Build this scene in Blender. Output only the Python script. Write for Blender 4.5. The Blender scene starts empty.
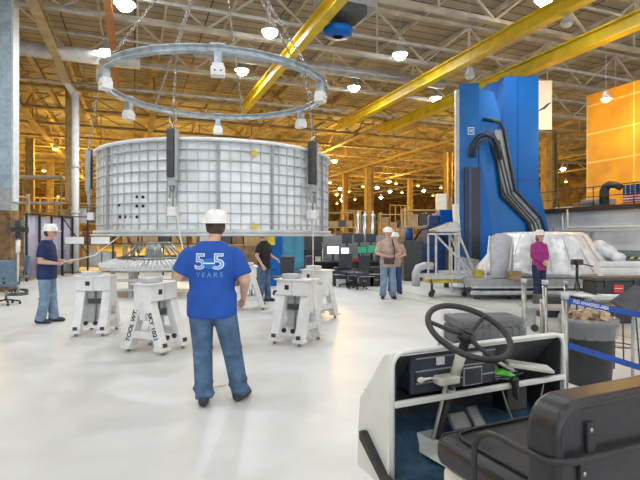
import bpy, bmesh, math, random
from mathutils import Vector, Matrix, Euler
random.seed(7)
PI = math.pi
SC = bpy.context.scene
COL = SC.collection
CAMZ = 1.58
TH = 0.3683                      # the hall is turned 21 degrees against the camera

# ------------------------------------------------------------------ camera, world, exposure
cam_d = bpy.data.cameras.new('camera'); cam = bpy.data.objects.new('camera', cam_d); COL.objects.link(cam)
cam.location = (0, 0, CAMZ); cam.rotation_euler = (PI/2, 0, 0)
cam_d.sensor_width = 36; cam_d.lens = 27; cam_d.shift_y = -0.0047; cam_d.clip_end = 300
SC.camera = cam
SC.view_settings.view_transform = 'Standard'; SC.view_settings.look = 'None'
SC.view_settings.gamma = 1; SC.view_settings.use_curve_mapping = False
SC.view_settings.exposure = 0.24
wd = bpy.data.worlds.new('world'); SC.world = wd; wd.use_nodes = True
bg = wd.node_tree.nodes['Background']; bg.inputs[0].default_value = (0.90, 0.95, 1, 1); bg.inputs[1].default_value = 2.3
LAMP_W = 300.0; AMBER_W = 1200.0

# ------------------------------------------------------------------ helpers
def P(px, py, d): return Vector(((px-320)/480*d, d, CAMZ-(py-237)/480*d))
def W(a, b, z=0): return Vector((a*math.cos(TH)-b*math.sin(TH), a*math.sin(TH)+b*math.cos(TH), z))
def AB(v): return (v.x*math.cos(TH)+v.y*math.sin(TH), -v.x*math.sin(TH)+v.y*math.cos(TH))

def mat(name, col, rough=.6, metal=0, var=.12, scale=6, bump=0, emis=0, alpha=1, col2=None, spec=None, bscale=None, trans=0):
    m = bpy.data.materials.new(name); m.use_nodes = True
    n = m.node_tree.nodes; l = m.node_tree.links; b = n['Principled BSDF']
    c = tuple(col)+(1,)
    b.inputs['Roughness'].default_value = rough; b.inputs['Metallic'].default_value = metal
    if spec is not None: b.inputs['Specular IOR Level'].default_value = spec
    tc = n.new('ShaderNodeTexCoord'); nz = n.new('ShaderNodeTexNoise'); nz.inputs['Scale'].default_value = scale
    nz.inputs['Detail'].default_value = 5; l.new(tc.outputs['Object'], nz.inputs['Vector'])
    rp = n.new('ShaderNodeValToRGB'); l.new(nz.outputs['Fac'], rp.inputs['Fac'])
    c2 = col2 if col2 else tuple(max(0, x*(1-var*2)) for x in col)
    rp.color_ramp.elements[0].position = .35; rp.color_ramp.elements[1].position = .65
    rp.color_ramp.elements[0].color = tuple(c2)+(1,); rp.color_ramp.elements[1].color = c
    l.new(rp.outputs['Color'], b.inputs['Base Color'])
    if bump:
        bn = n.new('ShaderNodeBump'); bn.inputs['Strength'].default_value = bump; bn.inputs['Distance'].default_value = .02
        nb = n.new('ShaderNodeTexNoise'); nb.inputs['Scale'].default_value = bscale or scale*4; nb.inputs['Detail'].default_value = 4
        l.new(tc.outputs['Object'], nb.inputs['Vector']); l.new(nb.outputs['Fac'], bn.inputs['Height']); l.new(bn.outputs['Normal'], b.inputs['Normal'])
    if emis:
        b.inputs['Emission Color'].default_value = c; b.inputs['Emission Strength'].default_value = emis
    if alpha < 1: b.inputs['Alpha'].default_value = alpha
    if trans: b.inputs['Transmission Weight'].default_value = trans
    return m

M = {}
def setup_mats():
    a = M
    a['white_paint'] = mat('white_paint', (.78,.79,.78), .45, 0, .07, 5)
    a['white_body'] = mat('white_fibreglass', (.74,.75,.70), .35, 0, .06, 4)
    a['shell'] = mat('primed_aluminium_skin', (.80,.82,.83), .5, .05, .1, 3.5)
    a['rib'] = mat('rib_metal', (.55,.58,.60), .45, .2, .12, 5)
    a['ring'] = mat('galvanised_steel', (.46,.53,.58), .4, .35, .2, 9)
    a['steel'] = mat('brushed_steel', (.34,.34,.32), .3, .85, .1, 20)
    a['grey'] = mat('grey_paint', (.36,.38,.39), .55, 0, .12, 6)
    a['lgrey'] = mat('light_grey_paint', (.55,.57,.57), .5, 0, .1, 6)
    a['dgrey'] = mat('dark_grey', (.062,.066,.072), .55, 0, .2, 8)
    a['black'] = mat('black_plastic', (.022,.023,.026), .4, 0, .2, 12)
    a['rubber'] = mat('black_rubber', (.03,.03,.032), .6, 0, .2, 14, .2)
    a['vinyl'] = mat('black_vinyl', (.020,.020,.026), .38, 0, .15, 10, .06, bscale=40)
    a['navyvinyl'] = mat('navy_dash', (.05,.062,.088), .5, 0, .15, 10)
    a['bluecarpet'] = mat('blue_floor_mat', (.04,.10,.17), .8, 0, .22, 14, .4)
    a['blue'] = mat('blue_machine_paint', (.0,.115,.46), .4, 0, .08, 1.2, spec=.25)
    a['bluelight'] = mat('light_blue_machine_paint', (.0,.155,.52), .35, 0, .12, 1.5, spec=.35)
    a['film_thin'] = mat('thin_clear_film', (.7,.72,.75), .12, 0, .1, 8, .8, alpha=.14, bscale=18)
    a['bin'] = mat('bin_plastic', (.028,.03,.034), .5, 0, .1, 10)
    a['dblue'] = mat('dark_blue_paint', (.01,.06,.22), .4, 0, .2, 4)
    a['column'] = mat('blue_grey_column_paint', (.36,.47,.54), .5, 0, .15, 4)
    a['yellow'] = mat('crane_yellow', (.72,.52,.02), .45, 0, .12, 2)
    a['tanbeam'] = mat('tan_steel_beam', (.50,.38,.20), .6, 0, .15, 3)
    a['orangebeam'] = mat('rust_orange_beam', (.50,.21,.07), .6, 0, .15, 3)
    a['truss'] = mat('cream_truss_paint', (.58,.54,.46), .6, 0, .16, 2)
    a['trussfar'] = mat('amber_lit_truss_paint', (.50,.36,.16), .7, 0, .2, 2)  # cream paint with the far bays' amber lamplight put into the colour
    a['duct'] = mat('galvanised_duct', (.55,.54,.50), .5, .2, .15, 3)
    a['brown'] = mat('brown_wood', (.25,.14,.06), .6, 0, .3, 5)
    a['card'] = mat('cardboard', (.42,.28,.14), .8, 0, .15, 6)
    a['lilac'] = mat('lilac_curtain', (.36,.34,.40), .8, 0, .12, 3)
    a['helmet'] = mat('white_helmet_plastic', (.82,.82,.80), .3, 0, .02, 5)
    a['foil'] = mat('wrapped_white_film', (.86,.89,.93), .3, .12, .14, 5, .9, bscale=7)
    a['clear'] = mat('clear_plastic', (.62,.64,.67), .15, 0, .1, 8, .8, alpha=.30, bscale=18)
    a['skin'] = mat('skin', (.66,.40,.30), .55, 0, .08, 12)
    a['hair'] = mat('brown_grey_hair', (.10,.075,.055), .8, 0, .3, 40, .5)
    a['hair_blond'] = mat('auburn_hair', (.30,.13,.05), .7, 0, .3, 40, .5)
    a['jeans'] = mat('blue_denim', (.09,.17,.30), .85, 0, .24, 7, .5, bscale=22)
    a['jeans_l'] = mat('light_denim', (.22,.33,.46), .85, 0, .2, 7, .5, bscale=22)
    a['jeans_d'] = mat('dark_denim', (.025,.045,.10), .85, 0, .2, 7, .5, bscale=22)
    a['shirt_blue'] = mat('royal_blue_cotton', (.012,.085,.42), .8, 0, .1, 6, .4, bscale=12)
    a['shirt_navy'] = mat('navy_cotton', (.012,.03,.12), .8, 0, .2, 6, .4, bscale=14)
    a['shirt_tan'] = mat('tan_cotton', (.52,.38,.29), .8, 0, .15, 9, .4, bscale=14)
    a['shirt_black'] = mat('black_cotton', (.014,.015,.018), .8, 0, .2, 9, .4)
    a['shirt_pink'] = mat('magenta_knit', (.42,.04,.26), .8, 0, .15, 9, .4)
    a['shoe'] = mat('dark_leather', (.03,.035,.05), .5, 0, .2, 12)
    a['screen'] = mat('lit_screen', (.75,.85,1), .3, 0, .1, 3, emis=1.3)
    a['screen_g'] = mat('green_screen', (.05,.42,.22), .3, 0, .5, 40, emis=.35)
    a['belt'] = mat('blue_belt_webbing', (.01,.07,.36), .6, 0, .1, 20)
    a['letter'] = mat('white_lettering', (.72,.80,.90), .6, 0, .02)
    a['letter_blue'] = mat('pale_blue_lettering', (.16,.34,.66), .6, 0, .05)
    a['inkblack'] = mat('black_lettering', (.02,.02,.02), .6, 0, .02)
    a['red'] = mat('red_label', (.62,.04,.03), .5, 0, .1, 9)
    a['green'] = mat('green_glove_rubber', (.12,.62,.06), .45, 0, .2, 14, .3)
    a['paper'] = mat('paper', (.80,.80,.78), .7, 0, .03)
    a['cream'] = mat('cream_plastic', (.66,.64,.55), .45, 0, .06)
    a['amberlens'] = mat('amber_lamp_lens', (1,.55,.12), .5, 0, 0, emis=9)
    a['lens'] = mat('white_lamp_lens', (.92,.96,1), .5, 0, 0, emis=45)
    a['rope'] = mat('white_rope', (.75,.72,.62), .8, 0, .1, 30)
    a['paneblue'] = mat('cyan_panel', (.06,.28,.42), .5, 0, .2, 3)
    a['bluechair'] = mat('slate_blue_fabric', (.13,.20,.28), .8, 0, .12, 12)
    a['flagred'] = mat('flag_red', (.45,.05,.06), .7, 0, .1)
    a['yelobj'] = mat('safety_yellow', (.72,.55,.04), .5, 0, .15, 6)
setup_mats()

class MB:
    def __init__(s): s.bm = bmesh.new()
    def box(s, c, d, rot=None, bev=0):
        r = bmesh.ops.create_cube(s.bm, size=1)
        vs = r['verts']
        for v in vs: v.co = Vector((v.co.x*d[0], v.co.y*d[1], v.co.z*d[2]))
        if bev:
            es = list({e for v in vs for e in v.link_edges})
            rb = bmesh.ops.bevel(s.bm, geom=es, offset=bev, segments=2, profile=.5, affect='EDGES', clamp_overlap=True)
            vs = rb['verts']
            seen = set(vs); st = list(vs)
            while st:
                v = st.pop()
                for e in v.link_edges:
                    o = e.other_vert(v)
                    if o not in seen: seen.add(o); st.append(o)
            vs = list(seen)
        mt = Matrix.Translation(Vector(c))
        if rot is not None: mt = mt @ (rot if isinstance(rot, Matrix) else Euler(rot).to_matrix().to_4x4())
        for v in vs: v.co = mt @ v.co
        return s
    def b2(s, lo, hi, bev=0):
        return s.box([(lo[i]+hi[i])/2 for i in range(3)], [abs(hi[i]-lo[i]) for i in range(3)], None, bev)
    def bar(s, a, b, w, h=None, up=Vector((0,0,1))):
        a = Vector(a); b = Vector(b); h = h or w; d = b-a; L = d.length
        x = d.normalized(); u = up if abs(x.dot(up)) < .98 else Vector((0,1,0))
        y = u.cross(x).normalized(); z = x.cross(y)
        m = Matrix((x, y, z)).transposed().to_4x4()
        return s.box((a+b)/2, (L, w, h), m)
    def cone(s, a, b, r1, r2, seg=12, caps=True):
        a = Vector(a); b = Vector(b); d = b-a; q = d.to_track_quat('Z', 'Y')
        R1 = []; R2 = []
        for i in range(seg):
            t = 2*PI*i/seg; o = q @ Vector((math.cos(t), math.sin(t), 0))
            R1.append(s.bm.verts.new(a+o*r1)); R2.append(s.bm.verts.new(b+o*r2))
        for i in range(seg):
            j = (i+1) % seg; f = s.bm.faces.new((R1[i], R1[j], R2[j], R2[i])); f.smooth = True
        if caps: s.bm.faces.new(R1[::-1]); s.bm.faces.new(R2)
        return s
    def cyl(s, a, b, r, seg=12): return s.cone(a, b, r, r, seg)
    def sph(s, c, r, sc=(1,1,1), seg=14):
        mt = Matrix.Translation(Vector(c)) @ Matrix.Diagonal((r*sc[0], r*sc[1], r*sc[2], 1))
        rr = bmesh.ops.create_uvsphere(s.bm, u_segments=seg, v_segments=max(6, seg*2//3), radius=1, matrix=mt)
        for v in rr['verts']:
            for f in v.link_faces: f.smooth = True
        return s
    def tube(s, pts, r, seg=8, closed=False):
        pts = [Vector(p) for p in pts]; n = len(pts); rings = []; prev = None
        for i in range(n):
            if closed: t = pts[(i+1) % n]-pts[i-1]
            else: t = pts[min(i+1, n-1)]-pts[max(i-1, 0)]
            t.normalize()
            if prev is None:
                u = Vector((0,0,1)) if abs(t.z) < .9 else Vector((1,0,0))
                x = t.cross(u).normalized()
            else: x = (prev - t*prev.dot(t)).normalized()
            prev = x; y = t.cross(x)
            rr = r[i] if isinstance(r, (list, tuple)) else r
            rings.append([s.bm.verts.new(pts[i]+(x*math.cos(2*PI*k/seg)+y*math.sin(2*PI*k/seg))*rr) for k in range(seg)])
        for i in range(n if closed else n-1):
            A = rings[i]; B = rings[(i+1) % n]
            for k in range(seg):
                f = s.bm.faces.new((A[k], A[(k+1) % seg], B[(k+1) % seg], B[k])); f.smooth = True
        if not closed: s.bm.faces.new(rings[0][::-1]); s.bm.faces.new(rings[-1])
        return s
    def lathe(s, prof, c=(0,0,0), seg=32, wob=None, a0=0, a1=2*PI):
        c = Vector(c); full = abs(a1-a0-2*PI) < 1e-6; n = seg if full else seg+1; R = []
        for (r, z) in prof:
            ring = []
            for i in range(n):
                t = a0+(a1-a0)*i/seg; rr = r+(wob(t, z) if wob else 0)
                ring.append(s.bm.verts.new(c+Vector((rr*math.cos(t), rr*math.sin(t), z))))
            R.append(ring)
        for A, B in zip(R, R[1:]):
            for i in range(seg):
                j = (i+1) % n; f = s.bm.faces.new((A[i], A[j], B[j], B[i])); f.smooth = True
        return s
    def prism(s, poly, t0, t1, axis='x'):
        # polygon given in the two other axes, extruded along axis
        def V(p, t):
            return {'x': (t, p[0], p[1]), 'y': (p[0], t, p[1]), 'z': (p[0], p[1], t)}[axis]
        A = [s.bm.verts.new(V(p, t0)) for p in poly]; B = [s.bm.verts.new(V(p, t1)) for p in poly]
        s.bm.faces.new(A[::-1]); s.bm.faces.new(B); n = len(poly)
        for i in range(n): s.bm.faces.new((A[i], A[(i+1) % n], B[(i+1) % n], B[i]))
        return s
    def loft(s, rings):
        # rings: (centre, rx, ry) ellipses in the xy plane
        R = []
        for (c, rx, ry) in rings:
            R.append([s.bm.verts.new((c[0]+rx*math.cos(2*PI*k/20), c[1]+ry*math.sin(2*PI*k/20), c[2])) for k in range(20)])
        for A, B in zip(R, R[1:]):
            for k in range(20): s.bm.faces.new((A[k], A[(k+1) % 20], B[(k+1) % 20], B[k]))
        s.bm.faces.new(R[0][::-1]); s.bm.faces.new(R[-1]); return s
    def build(s, name, m, parent=None, loc=None, rotz=0, bevel=0, fix=True):
        if fix: bmesh.ops.recalc_face_normals(s.bm, faces=s.bm.faces)
        me = bpy.data.meshes.new(name); s.bm.to_mesh(me); s.bm.free()
        me.materials.append(M[m] if isinstance(m, str) else m)
        o = bpy.data.objects.new(name, me); COL.objects.link(o)
        if parent is not None: o.parent = parent
        if loc is not None: o.location = loc
        if rotz: o.rotation_euler.z = rotz
        if bevel:
            bv = o.modifiers.new('bevel', 'BEVEL'); bv.width = bevel; bv.segments = 2; bv.limit_method = 'ANGLE'
        return o

def tag(o, label, cat, group=None, kind=None):
    if label: o['label'] = label
    if cat: o['category'] = cat
    if group: o['group'] = group
    if kind: o['kind'] = kind
    return o
def thing(name, label, cat, loc=(0,0,0), rotz=0, group=None):
    o = bpy.data.objects.new(name, None); COL.objects.link(o); o.empty_display_size = .2
    o.location = loc; o.rotation_euler = (0,0,rotz); return tag(o, label, cat, group)
KIDS = {}
def copy_tree(o, parent=None):
    c = o.copy(); COL.objects.link(c)
    if parent is not None: c.parent = parent
    for ch in [x for x in o.children]: copy_tree(ch, c)
    return c
def dup(root, loc, rotz=None, label=None, group=None):
    r = copy_tree(root); r.location = loc
    if rotz is not None: r.rotation_euler = (0,0,rotz)
    if label: r['label'] = label
    if group: r['group'] = group
    return r
def remesh(o, voxel, smooth=4, fac=.6):
    rm = o.modifiers.new('r', 'REMESH'); rm.mode = 'VOXEL'; rm.voxel_size = voxel; rm.use_smooth_shade = True
    sm = o.modifiers.new('s', 'SMOOTH'); sm.iterations = smooth; sm.factor = fac
    dg = bpy.context.evaluated_depsgraph_get(); dg.update()
    me = bpy.data.meshes.new_from_object(o.evaluated_get(dg)); o.modifiers.clear()
    old = o.data; o.data = me; bpy.data.meshes.remove(old)
    for p in me.polygons: p.use_smooth = True
    return o
def text_mesh(name, body, size, m, parent=None, loc=(0,0,0), rot=(0,0,0), extrude=.001, align='CENTER', space=1, bold=0, sx=1):
    c = bpy.data.curves.new(name, 'FONT'); c.body = body; c.size = size; c.extrude = extrude; c.align_x = align; c.align_y = 'CENTER'
    c.space_character = space; c.offset = bold
    t = bpy.data.objects.new('tmp', c); COL.objects.link(t)
    dg = bpy.context.evaluated_depsgraph_get(); dg.update()
    me = bpy.data.meshes.new_from_object(t.evaluated_get(dg)); bpy.data.objects.remove(t)
    me.name = name; me.materials.clear(); me.materials.append(M[m])
    for v in me.vertices: v.co.x *= sx
    o = bpy.data.objects.new(name, me); COL.objects.link(o)
    if parent is not None: o.parent = parent
    o.location = loc; o.rotation_euler = rot; return o

# ------------------------------------------------------------------ setting
def floor_material():
    m = mat('polished_concrete', (.68,.69,.68), .28, 0, .1, .7, spec=.38)
    n = m.node_tree.nodes; l = m.node_tree.links; b = n['Principled BSDF']
    rp = [x for x in n if x.type == 'VALTORGB'][0]
    rp.color_ramp.elements[0].color = (.60,.605,.595,1); rp.color_ramp.elements[0].position = .3; rp.color_ramp.elements[1].position = .7
    tc = [x for x in n if x.type == 'TEX_COORD'][0]
    nz = n.new('ShaderNodeTexNoise'); nz.inputs['Scale'].default_value = 3.5; nz.inputs['Detail'].default_value = 8; nz.inputs['Roughness'].default_value = .65
    mp = n.new('ShaderNodeMapping'); mp.inputs['Scale'].default_value = (.7, 1.0, 1); l.new(tc.outputs['Object'], mp.inputs['Vector']); l.new(mp.outputs['Vector'], nz.inputs['Vector'])
    r2 = n.new('ShaderNodeValToRGB'); r2.color_ramp.elements[0].position = .28; r2.color_ramp.elements[0].color = (.80,.79,.77,1); r2.color_ramp.elements[1].position = .62; r2.color_ramp.elements[1].color = (1,1,1,1)
    l.new(nz.outputs['Fac'], r2.inputs['Fac'])
    mx = n.new('ShaderNodeMix'); mx.data_type = 'RGBA'; mx.blend_type = 'MULTIPLY'; mx.inputs[0].default_value = .4
    l.new(rp.outputs['Color'], mx.inputs[6]); l.new(r2.outputs['Color'], mx.inputs[7]); l.new(mx.outputs[2], b.inputs['Base Color'])
    mr = n.new('ShaderNodeMapRange'); mr.inputs[3].default_value = .30; mr.inputs[4].default_value = .48
    l.new(nz.outputs['Fac'], mr.inputs[0]); l.new(mr.outputs[0], b.inputs['Roughness'])
    return m
MB().box((0,0,-.05), (110,130,.1)).build('floor', floor_material(), loc=W(0,35), rotz=TH)['kind'] = 'structure'

def brick_mat(name, c1, c2, mortar, bw, bh, rough=.7, msize=.02, bump=.3, swap=False):
    m = bpy.data.materials.new(name); m.use_nodes = True; n = m.node_tree.nodes; l = m.node_tree.links; b = n['Principled BSDF']
    tc = n.new('ShaderNodeTexCoord'); br = n.new('ShaderNodeTexBrick'); br.offset = 0
    br.inputs['Color1'].default_value = tuple(c1)+(1,); br.inputs['Color2'].default_value = tuple(c2)+(1,); br.inputs['Mortar'].default_value = tuple(mortar)+(1,)
    br.inputs['Scale'].default_value = 1; br.inputs['Brick Width'].default_value = bw; br.inputs['Row Height'].default_value = bh; br.inputs['Mortar Size'].default_value = msize
    if swap:
        sp = n.new('ShaderNodeSeparateXYZ'); cb = n.new('ShaderNodeCombineXYZ'); l.new(tc.outputs['Object'], sp.inputs[0])
        l.new(sp.outputs[1], cb.inputs[0]); l.new(sp.outputs[2], cb.inputs[1]); l.new(cb.outputs[0], br.inputs['Vector'])
    else: l.new(tc.outputs['Object'], br.inputs['Vector'])
    nz = n.new('ShaderNodeTexNoise'); nz.inputs['Scale'].default_value = .8; nz.inputs['Detail'].default_value = 6; l.new(tc.outputs['Object'], nz.inputs['Vector'])
    mr = n.new('ShaderNodeMapRange'); mr.inputs[1].default_value = .3; mr.inputs[2].default_value = .7; mr.inputs[3].default_value = .7; mr.inputs[4].default_value = 1.1; l.new(nz.outputs['Fac'], mr.inputs[0])
    mx = n.new('ShaderNodeMix'); mx.data_type = 'RGBA'; mx.blend_type = 'MULTIPLY'; mx.inputs[0].default_value = 1
    l.new(br.outputs['Color'], mx.inputs[6]); l.new(mr.outputs[0], mx.inputs[7]); l.new(mx.outputs[2], b.inputs['Base Color']); b.inputs['Roughness'].default_value = rough
    bn = n.new('ShaderNodeBump'); bn.inputs['Strength'].default_value = bump; bn.invert = True; l.new(br.outputs['Fac'], bn.inputs['Height']); l.new(bn.outputs['Normal'], b.inputs['Normal'])
    return m
deck = brick_mat('roof_deck_planks', (.44,.40,.33), (.36,.325,.265), (.08,.07,.06), 3.0, .62, msize=.035)
MB().box((0,0,.06), (110,130,.12)).build('ceiling', deck, loc=W(0,35,11.3), rotz=TH)['kind'] = 'structure'
# wall with a grey skirting band along the right, its dark ledge, and the amber lit curtain wall behind it
WA = 15.2
w = MB().box((.15,0,1.25), (.3,36,2.5)).build('wall_right', brick_mat('pale_block_wall', (.84,.86,.87), (.80,.82,.83), (.62,.64,.65), 6.0, 2.0, msize=.01, bump=.05, swap=True), loc=W(WA,2), rotz=TH); w['kind'] = 'structure'
MB().box((-.015,0,.57), (.03,36,1.14)).build('trim_1', mat('slate_band_paint', (.20,.25,.27), .6), loc=W(WA,2), rotz=TH)['kind'] = 'structure'
hz = bpy.data.materials.new('hazard_tape'); hz.use_nodes = True
n = hz.node_tree.nodes; l = hz.node_tree.links; tc = n.new('ShaderNodeTexCoord'); wv = n.new('ShaderNodeTexWave'); wv.bands_direction = 'DIAGONAL'; wv.inputs['Scale'].default_value = 2.4
rp = n.new('ShaderNodeValToRGB'); rp.color_ramp.interpolation = 'CONSTANT'; rp.color_ramp.elements[0].color = (.05,.05,.04,1); rp.color_ramp.elements[1].position = .5; rp.color_ramp.elements[1].color = (.80,.75,.25,1)
l.new(tc.outputs['Object'], wv.inputs['Vector']); l.new(wv.outputs['Color'], rp.inputs['Fac']); l.new(rp.outputs['Color'], n['Principled BSDF'].inputs['Base Color'])
MB().box((-.035,0,.90), (.01,36,.07)).build('trim_2', hz, loc=W(WA,2), rotz=TH)['kind'] = 'structure'
MB().box((.05,0,2.58), (.55,36,.16)).build('trim_3', mat('dark_rust_ledge', (.08,.045,.03), .7), loc=W(WA,2), rotz=TH)['kind'] = 'structure'
YA = 17.25
ywall = brick_mat('amber_lit_fabric_wall', (.86,.42,.03), (.80,.38,.025), (.95,.66,.2), 2.0, 1.15, msize=.035, bump=.1, swap=True)  # yellow fabric, its orange lamplight mixed into the base colour
MB().box((.1,0,3.65), (.2,24,7.4)).build('wall_amber', ywall, loc=W(YA,2.4), rotz=TH)['kind'] = 'structure'
farw = brick_mat('far_ochre_wall', (.45,.30,.10), (.30,.19,.07), (.16,.10,.05), 2.2, 1.5, msize=.06, bump=.2)
far = MB().box((0,.1,5.65), (110,.2,11.3)).build('wall_far', mat('far_wall_paint', (.42,.27,.08), .8, col2=(.12,.07,.03), scale=.9), loc=W(0,99), rotz=TH); far['kind'] = 'structure'
MB().box((-.1,0,5.65), (.2,130,11.3)).build('wall_left', mat('left_wall_paint', (.46,.31,.09), .8, col2=(.16,.10,.04), scale=.8), loc=W(-34,35), rotz=TH)['kind'] = 'structure'
MB().box((.1,0,5.65), (.2,80,11.3)).build('wall_farright', mat('right_far_paint', (.30,.20,.08), .8, col2=(.08,.05,.03), scale=.9), loc=W(54,59), rotz=TH)['kind'] = 'structure'

# painted floor lines
q0 = AB(P(345,281,17.2)); lm = mat('floor_line_paint', (.42,.36,.22), .6)
a_line = 6.55
MB().box((0,0,.0015), (.05,26,.003)).build('trim_4', lm, loc=W(a_line,12), rotz=TH)['kind'] = 'structure'
MB().box((0,0,.0015), (.03,26,.003)).build('trim_5', lm, loc=W(a_line+.7,12), rotz=TH)['kind'] = 'structure'

# ------------------------------------------------------------------ roof steel
def make_truss(name, label, L, m, cat='roof truss', group=None, step=2.3, zb=9.0, zt=10.9, tk=.15):
    t = thing(name, label, cat, (0,0,0), 0, group)
    MB().b2((0,-tk*.8,zb-.05), (L,tk*.8,zb+.02)).b2((0,-.02,zb), (L,.02,zb+.14)).build('bottom_chord', m, t)
    MB().b2((0,-tk*.7,zt), (L,tk*.7,zt+.1)).build('top_chord', m, t)
    k = int(L/step)
    for i in range(k):
        x0 = i*step; d = MB()
        a = (x0,0,zb+.05) if i % 2 == 0 else (x0,0,zt); b = (x0+step,0,zt) if i % 2 == 0 else (x0+step,0,zb+.05)
        d.bar(a, b, .09, .07).build('diagonal', m, t)
    for i in range(1, k, 2):
        MB().bar((i*step,0,zb), (i*step,0,zt), .06).build('post', m, t)
    return t
L1 = 46
tr = make_truss('roof_truss', 'pale steel roof truss crossing the very top of the photo above the yellow beams', L1, 'truss')
bs = [9.0, 13.3, 17.6, 22.2]
labs = ['pale steel roof truss crossing the top left above the lifting ring',
        'pale steel roof truss just in front of the two brightest lamps',
        'pale steel roof truss passing behind the lifting ring and the blue fan',
        'pale steel roof truss behind the pale lamps, last before the amber bays']
for i, b in enumerate(bs):
    o = tr if i == 0 else copy_tree(tr)
    o.location = W(-16, b); o.rotation_euler.z = TH; o['label'] = labs[i]
ORD = ['first','second','third','fourth','fifth','sixth','seventh','eighth','ninth','tenth','eleventh','twelfth','thirteenth','fourteenth','fifteenth','sixteenth','seventeenth','eighteenth','nineteenth','twentieth','twenty-first','twenty-second','twenty-third','twenty-fourth']
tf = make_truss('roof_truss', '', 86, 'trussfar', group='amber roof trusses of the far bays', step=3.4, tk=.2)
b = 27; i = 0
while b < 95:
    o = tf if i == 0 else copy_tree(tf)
    o.location = W(-33, b); o.rotation_euler.z = TH; b += 4.4; o['label'] = 'amber lit roof truss in the amber bays, %s beyond the last pale truss' % ORD[i]; i += 1
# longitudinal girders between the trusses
gd = make_truss('roof_girder', 'long amber lit lattice girder running away through the far bays', 58, 'trussfar', 'roof girder', 'long lattice girders of the far bays', 2.9, 8.85, 10.6, .22)
for i, a in enumerate([-27,-20,-13,-6,1,8,15,22,29,37,45]):
    o = gd if i == 0 else copy_tree(gd)
    o.location = W(a, 26); o.rotation_euler.z = TH+PI/2; o['label'] = 'long amber lit lattice girder of the far bays, %s from the left' % ORD[i]
# deck purlins
pl = tag(MB().box((0,0,11.12), (.09,30,.22)).build('roof_purlin', 'truss'), 'slender pale purlin running under the roof planks of the near bays', 'purlin', 'purlins under the near roof planks')
i = 0; a = -17
while a < 28:
    o = pl if i == 0 else pl.copy()
    if i: COL.objects.link(o)
    o.location = W(a, 12); o.rotation_euler.z = TH; a += 2.6; o['label'] = 'slender pale purlin under the near roof planks, %s from the left' % ORD[i]; i += 1
pf = tag(MB().box((0,0,11.05), (.14,58,.25)).build('roof_purlin', 'trussfar'), 'amber lit purlin under the roof of the far bays', 'purlin', 'purlins of the far bays')
i = 0; a = -32
while a < 52:
    o = pf if i == 0 else pf.copy()
    if i: COL.objects.link(o)
    o.location = W(a, 56); o.rotation_euler.z = TH; a += 4.1; o['label'] = 'amber lit purlin under the far roof, %s from the left' % ORD[i]; i += 1

def ibeam(name, label, a, b0, b1, z, h, w, m, cat='beam'):
    t = MB(); L = b1-b0
    t.box((0,0,0), (w*.16,L,h)).box((0,0,h/2), (w,L,h*.12)).box((0,0,-h/2), (w,L,h*.12))
    return tag(t.build(name, m, loc=W(a,(b0+b1)/2,z), rotz=TH), label, cat)
ibeam('crane_beam', 'yellow overhead crane beam nearest the middle of the roof, above the right of the lifting ring', 5.3, 0, 25, 8.28, .42, .30, 'yellow', 'crane beam')
ibeam('crane_beam', 'long yellow crane beam crossing the roof left of the blue tower top', 11.6, 0, 27, 8.28, .42, .32, 'yellow', 'crane beam')
ibeam('crane_beam', 'yellow crane beam running just over the blue tower to the right edge', 14.5, 0, 27, 8.28, .46, .34, 'yellow', 'crane beam')
ibeam('roof_beam', 'tan steel beam slanting down from the top left corner to the white column', -2.75, 2, 31, 8.5, .34, .3, 'tanbeam')
ibeam('roof_beam', 'rust orange steel beam coming down from the top above the left of the ring', -.75, 2, 24, 8.6, .26, .22, 'orangebeam')
ibeam('roof_beam', 'thin brownish beam between tan beam and blue-grey column at top left', -4.1, 2, 33, 9.2, .2, .2, 'tanbeam')

# ducts and pipes in the roof
def duct(name, label, a0, a1, b, z, r, m='duct', cat='duct', end=False):
    t = thing(name, label, cat, W(a0,b,z), TH)
    MB().cyl((0,0,0), (a1-a0,0,0), r, 20).build('pipe', m, t)
    for k in range(1, int((a1-a0)/3)): MB().cyl((k*3,0,0), (k*3+.07,0,0), r*1.06, 20).build('joint_band', m, t)
    if end: MB().cone((a1-a0,0,0), (a1-a0+1.2,0,-.1), r, r*1.8, 20).build('funnel', m, t)
    return t
duct('air_duct', 'fat round grey duct under the roof left of the lifting ring', -13, .2, 20.6, 8.6, .28)
duct('air_duct', 'round silver duct between the roof lamps right of the ring', 2.2, 14, 19.6, 9.0, .24)
for i, (a0, a1, b, z, r, lb) in enumerate([(-14, 24, 11.2, 8.9, .05, 'thin pale pipe crossing the top of the roof above the ring'),
      (-14, 26, 15.4, 8.75, .06, 'thin pale pipe crossing the roof between the upper lamps'),
      (-14, 26, 19.0, 8.8, .05, 'thin pale pipe crossing the roof right behind the lower lamps'),
      (-14, 26, 24.5, 8.6, .07, 'thin pipe at the border of the pale and amber roof bays')]):
    duct('sprinkler_pipe', lb, a0, a1, b, z, r, cat='pipe')
f = thing('roof_fan', 'round blue industrial fan under the roof right of the yellow beam', 'fan', P(338,37,15.5))
MB().lathe([(.16,0),(.45,.05),(.50,.16),(.46,.27),(.18,.32),(.02,.33)], seg=28).build('housing', 'blue', f)
MB().cyl((0,0,.3), (0,0,1.0), .07).build('hanger', 'grey', f)
u = thing('air_handler', 'dark grey boxy air unit hung from the roof beside the blue fan', 'air unit', P(345,10,15.2), TH)
MB().b2((-.9,-.5,0), (.9,.5,.8), .03).build('casing', 'grey', u); MB().b2((-.7,-.55,-.3), (.5,.35,0)).build('outlet', 'dgrey', u)

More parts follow.
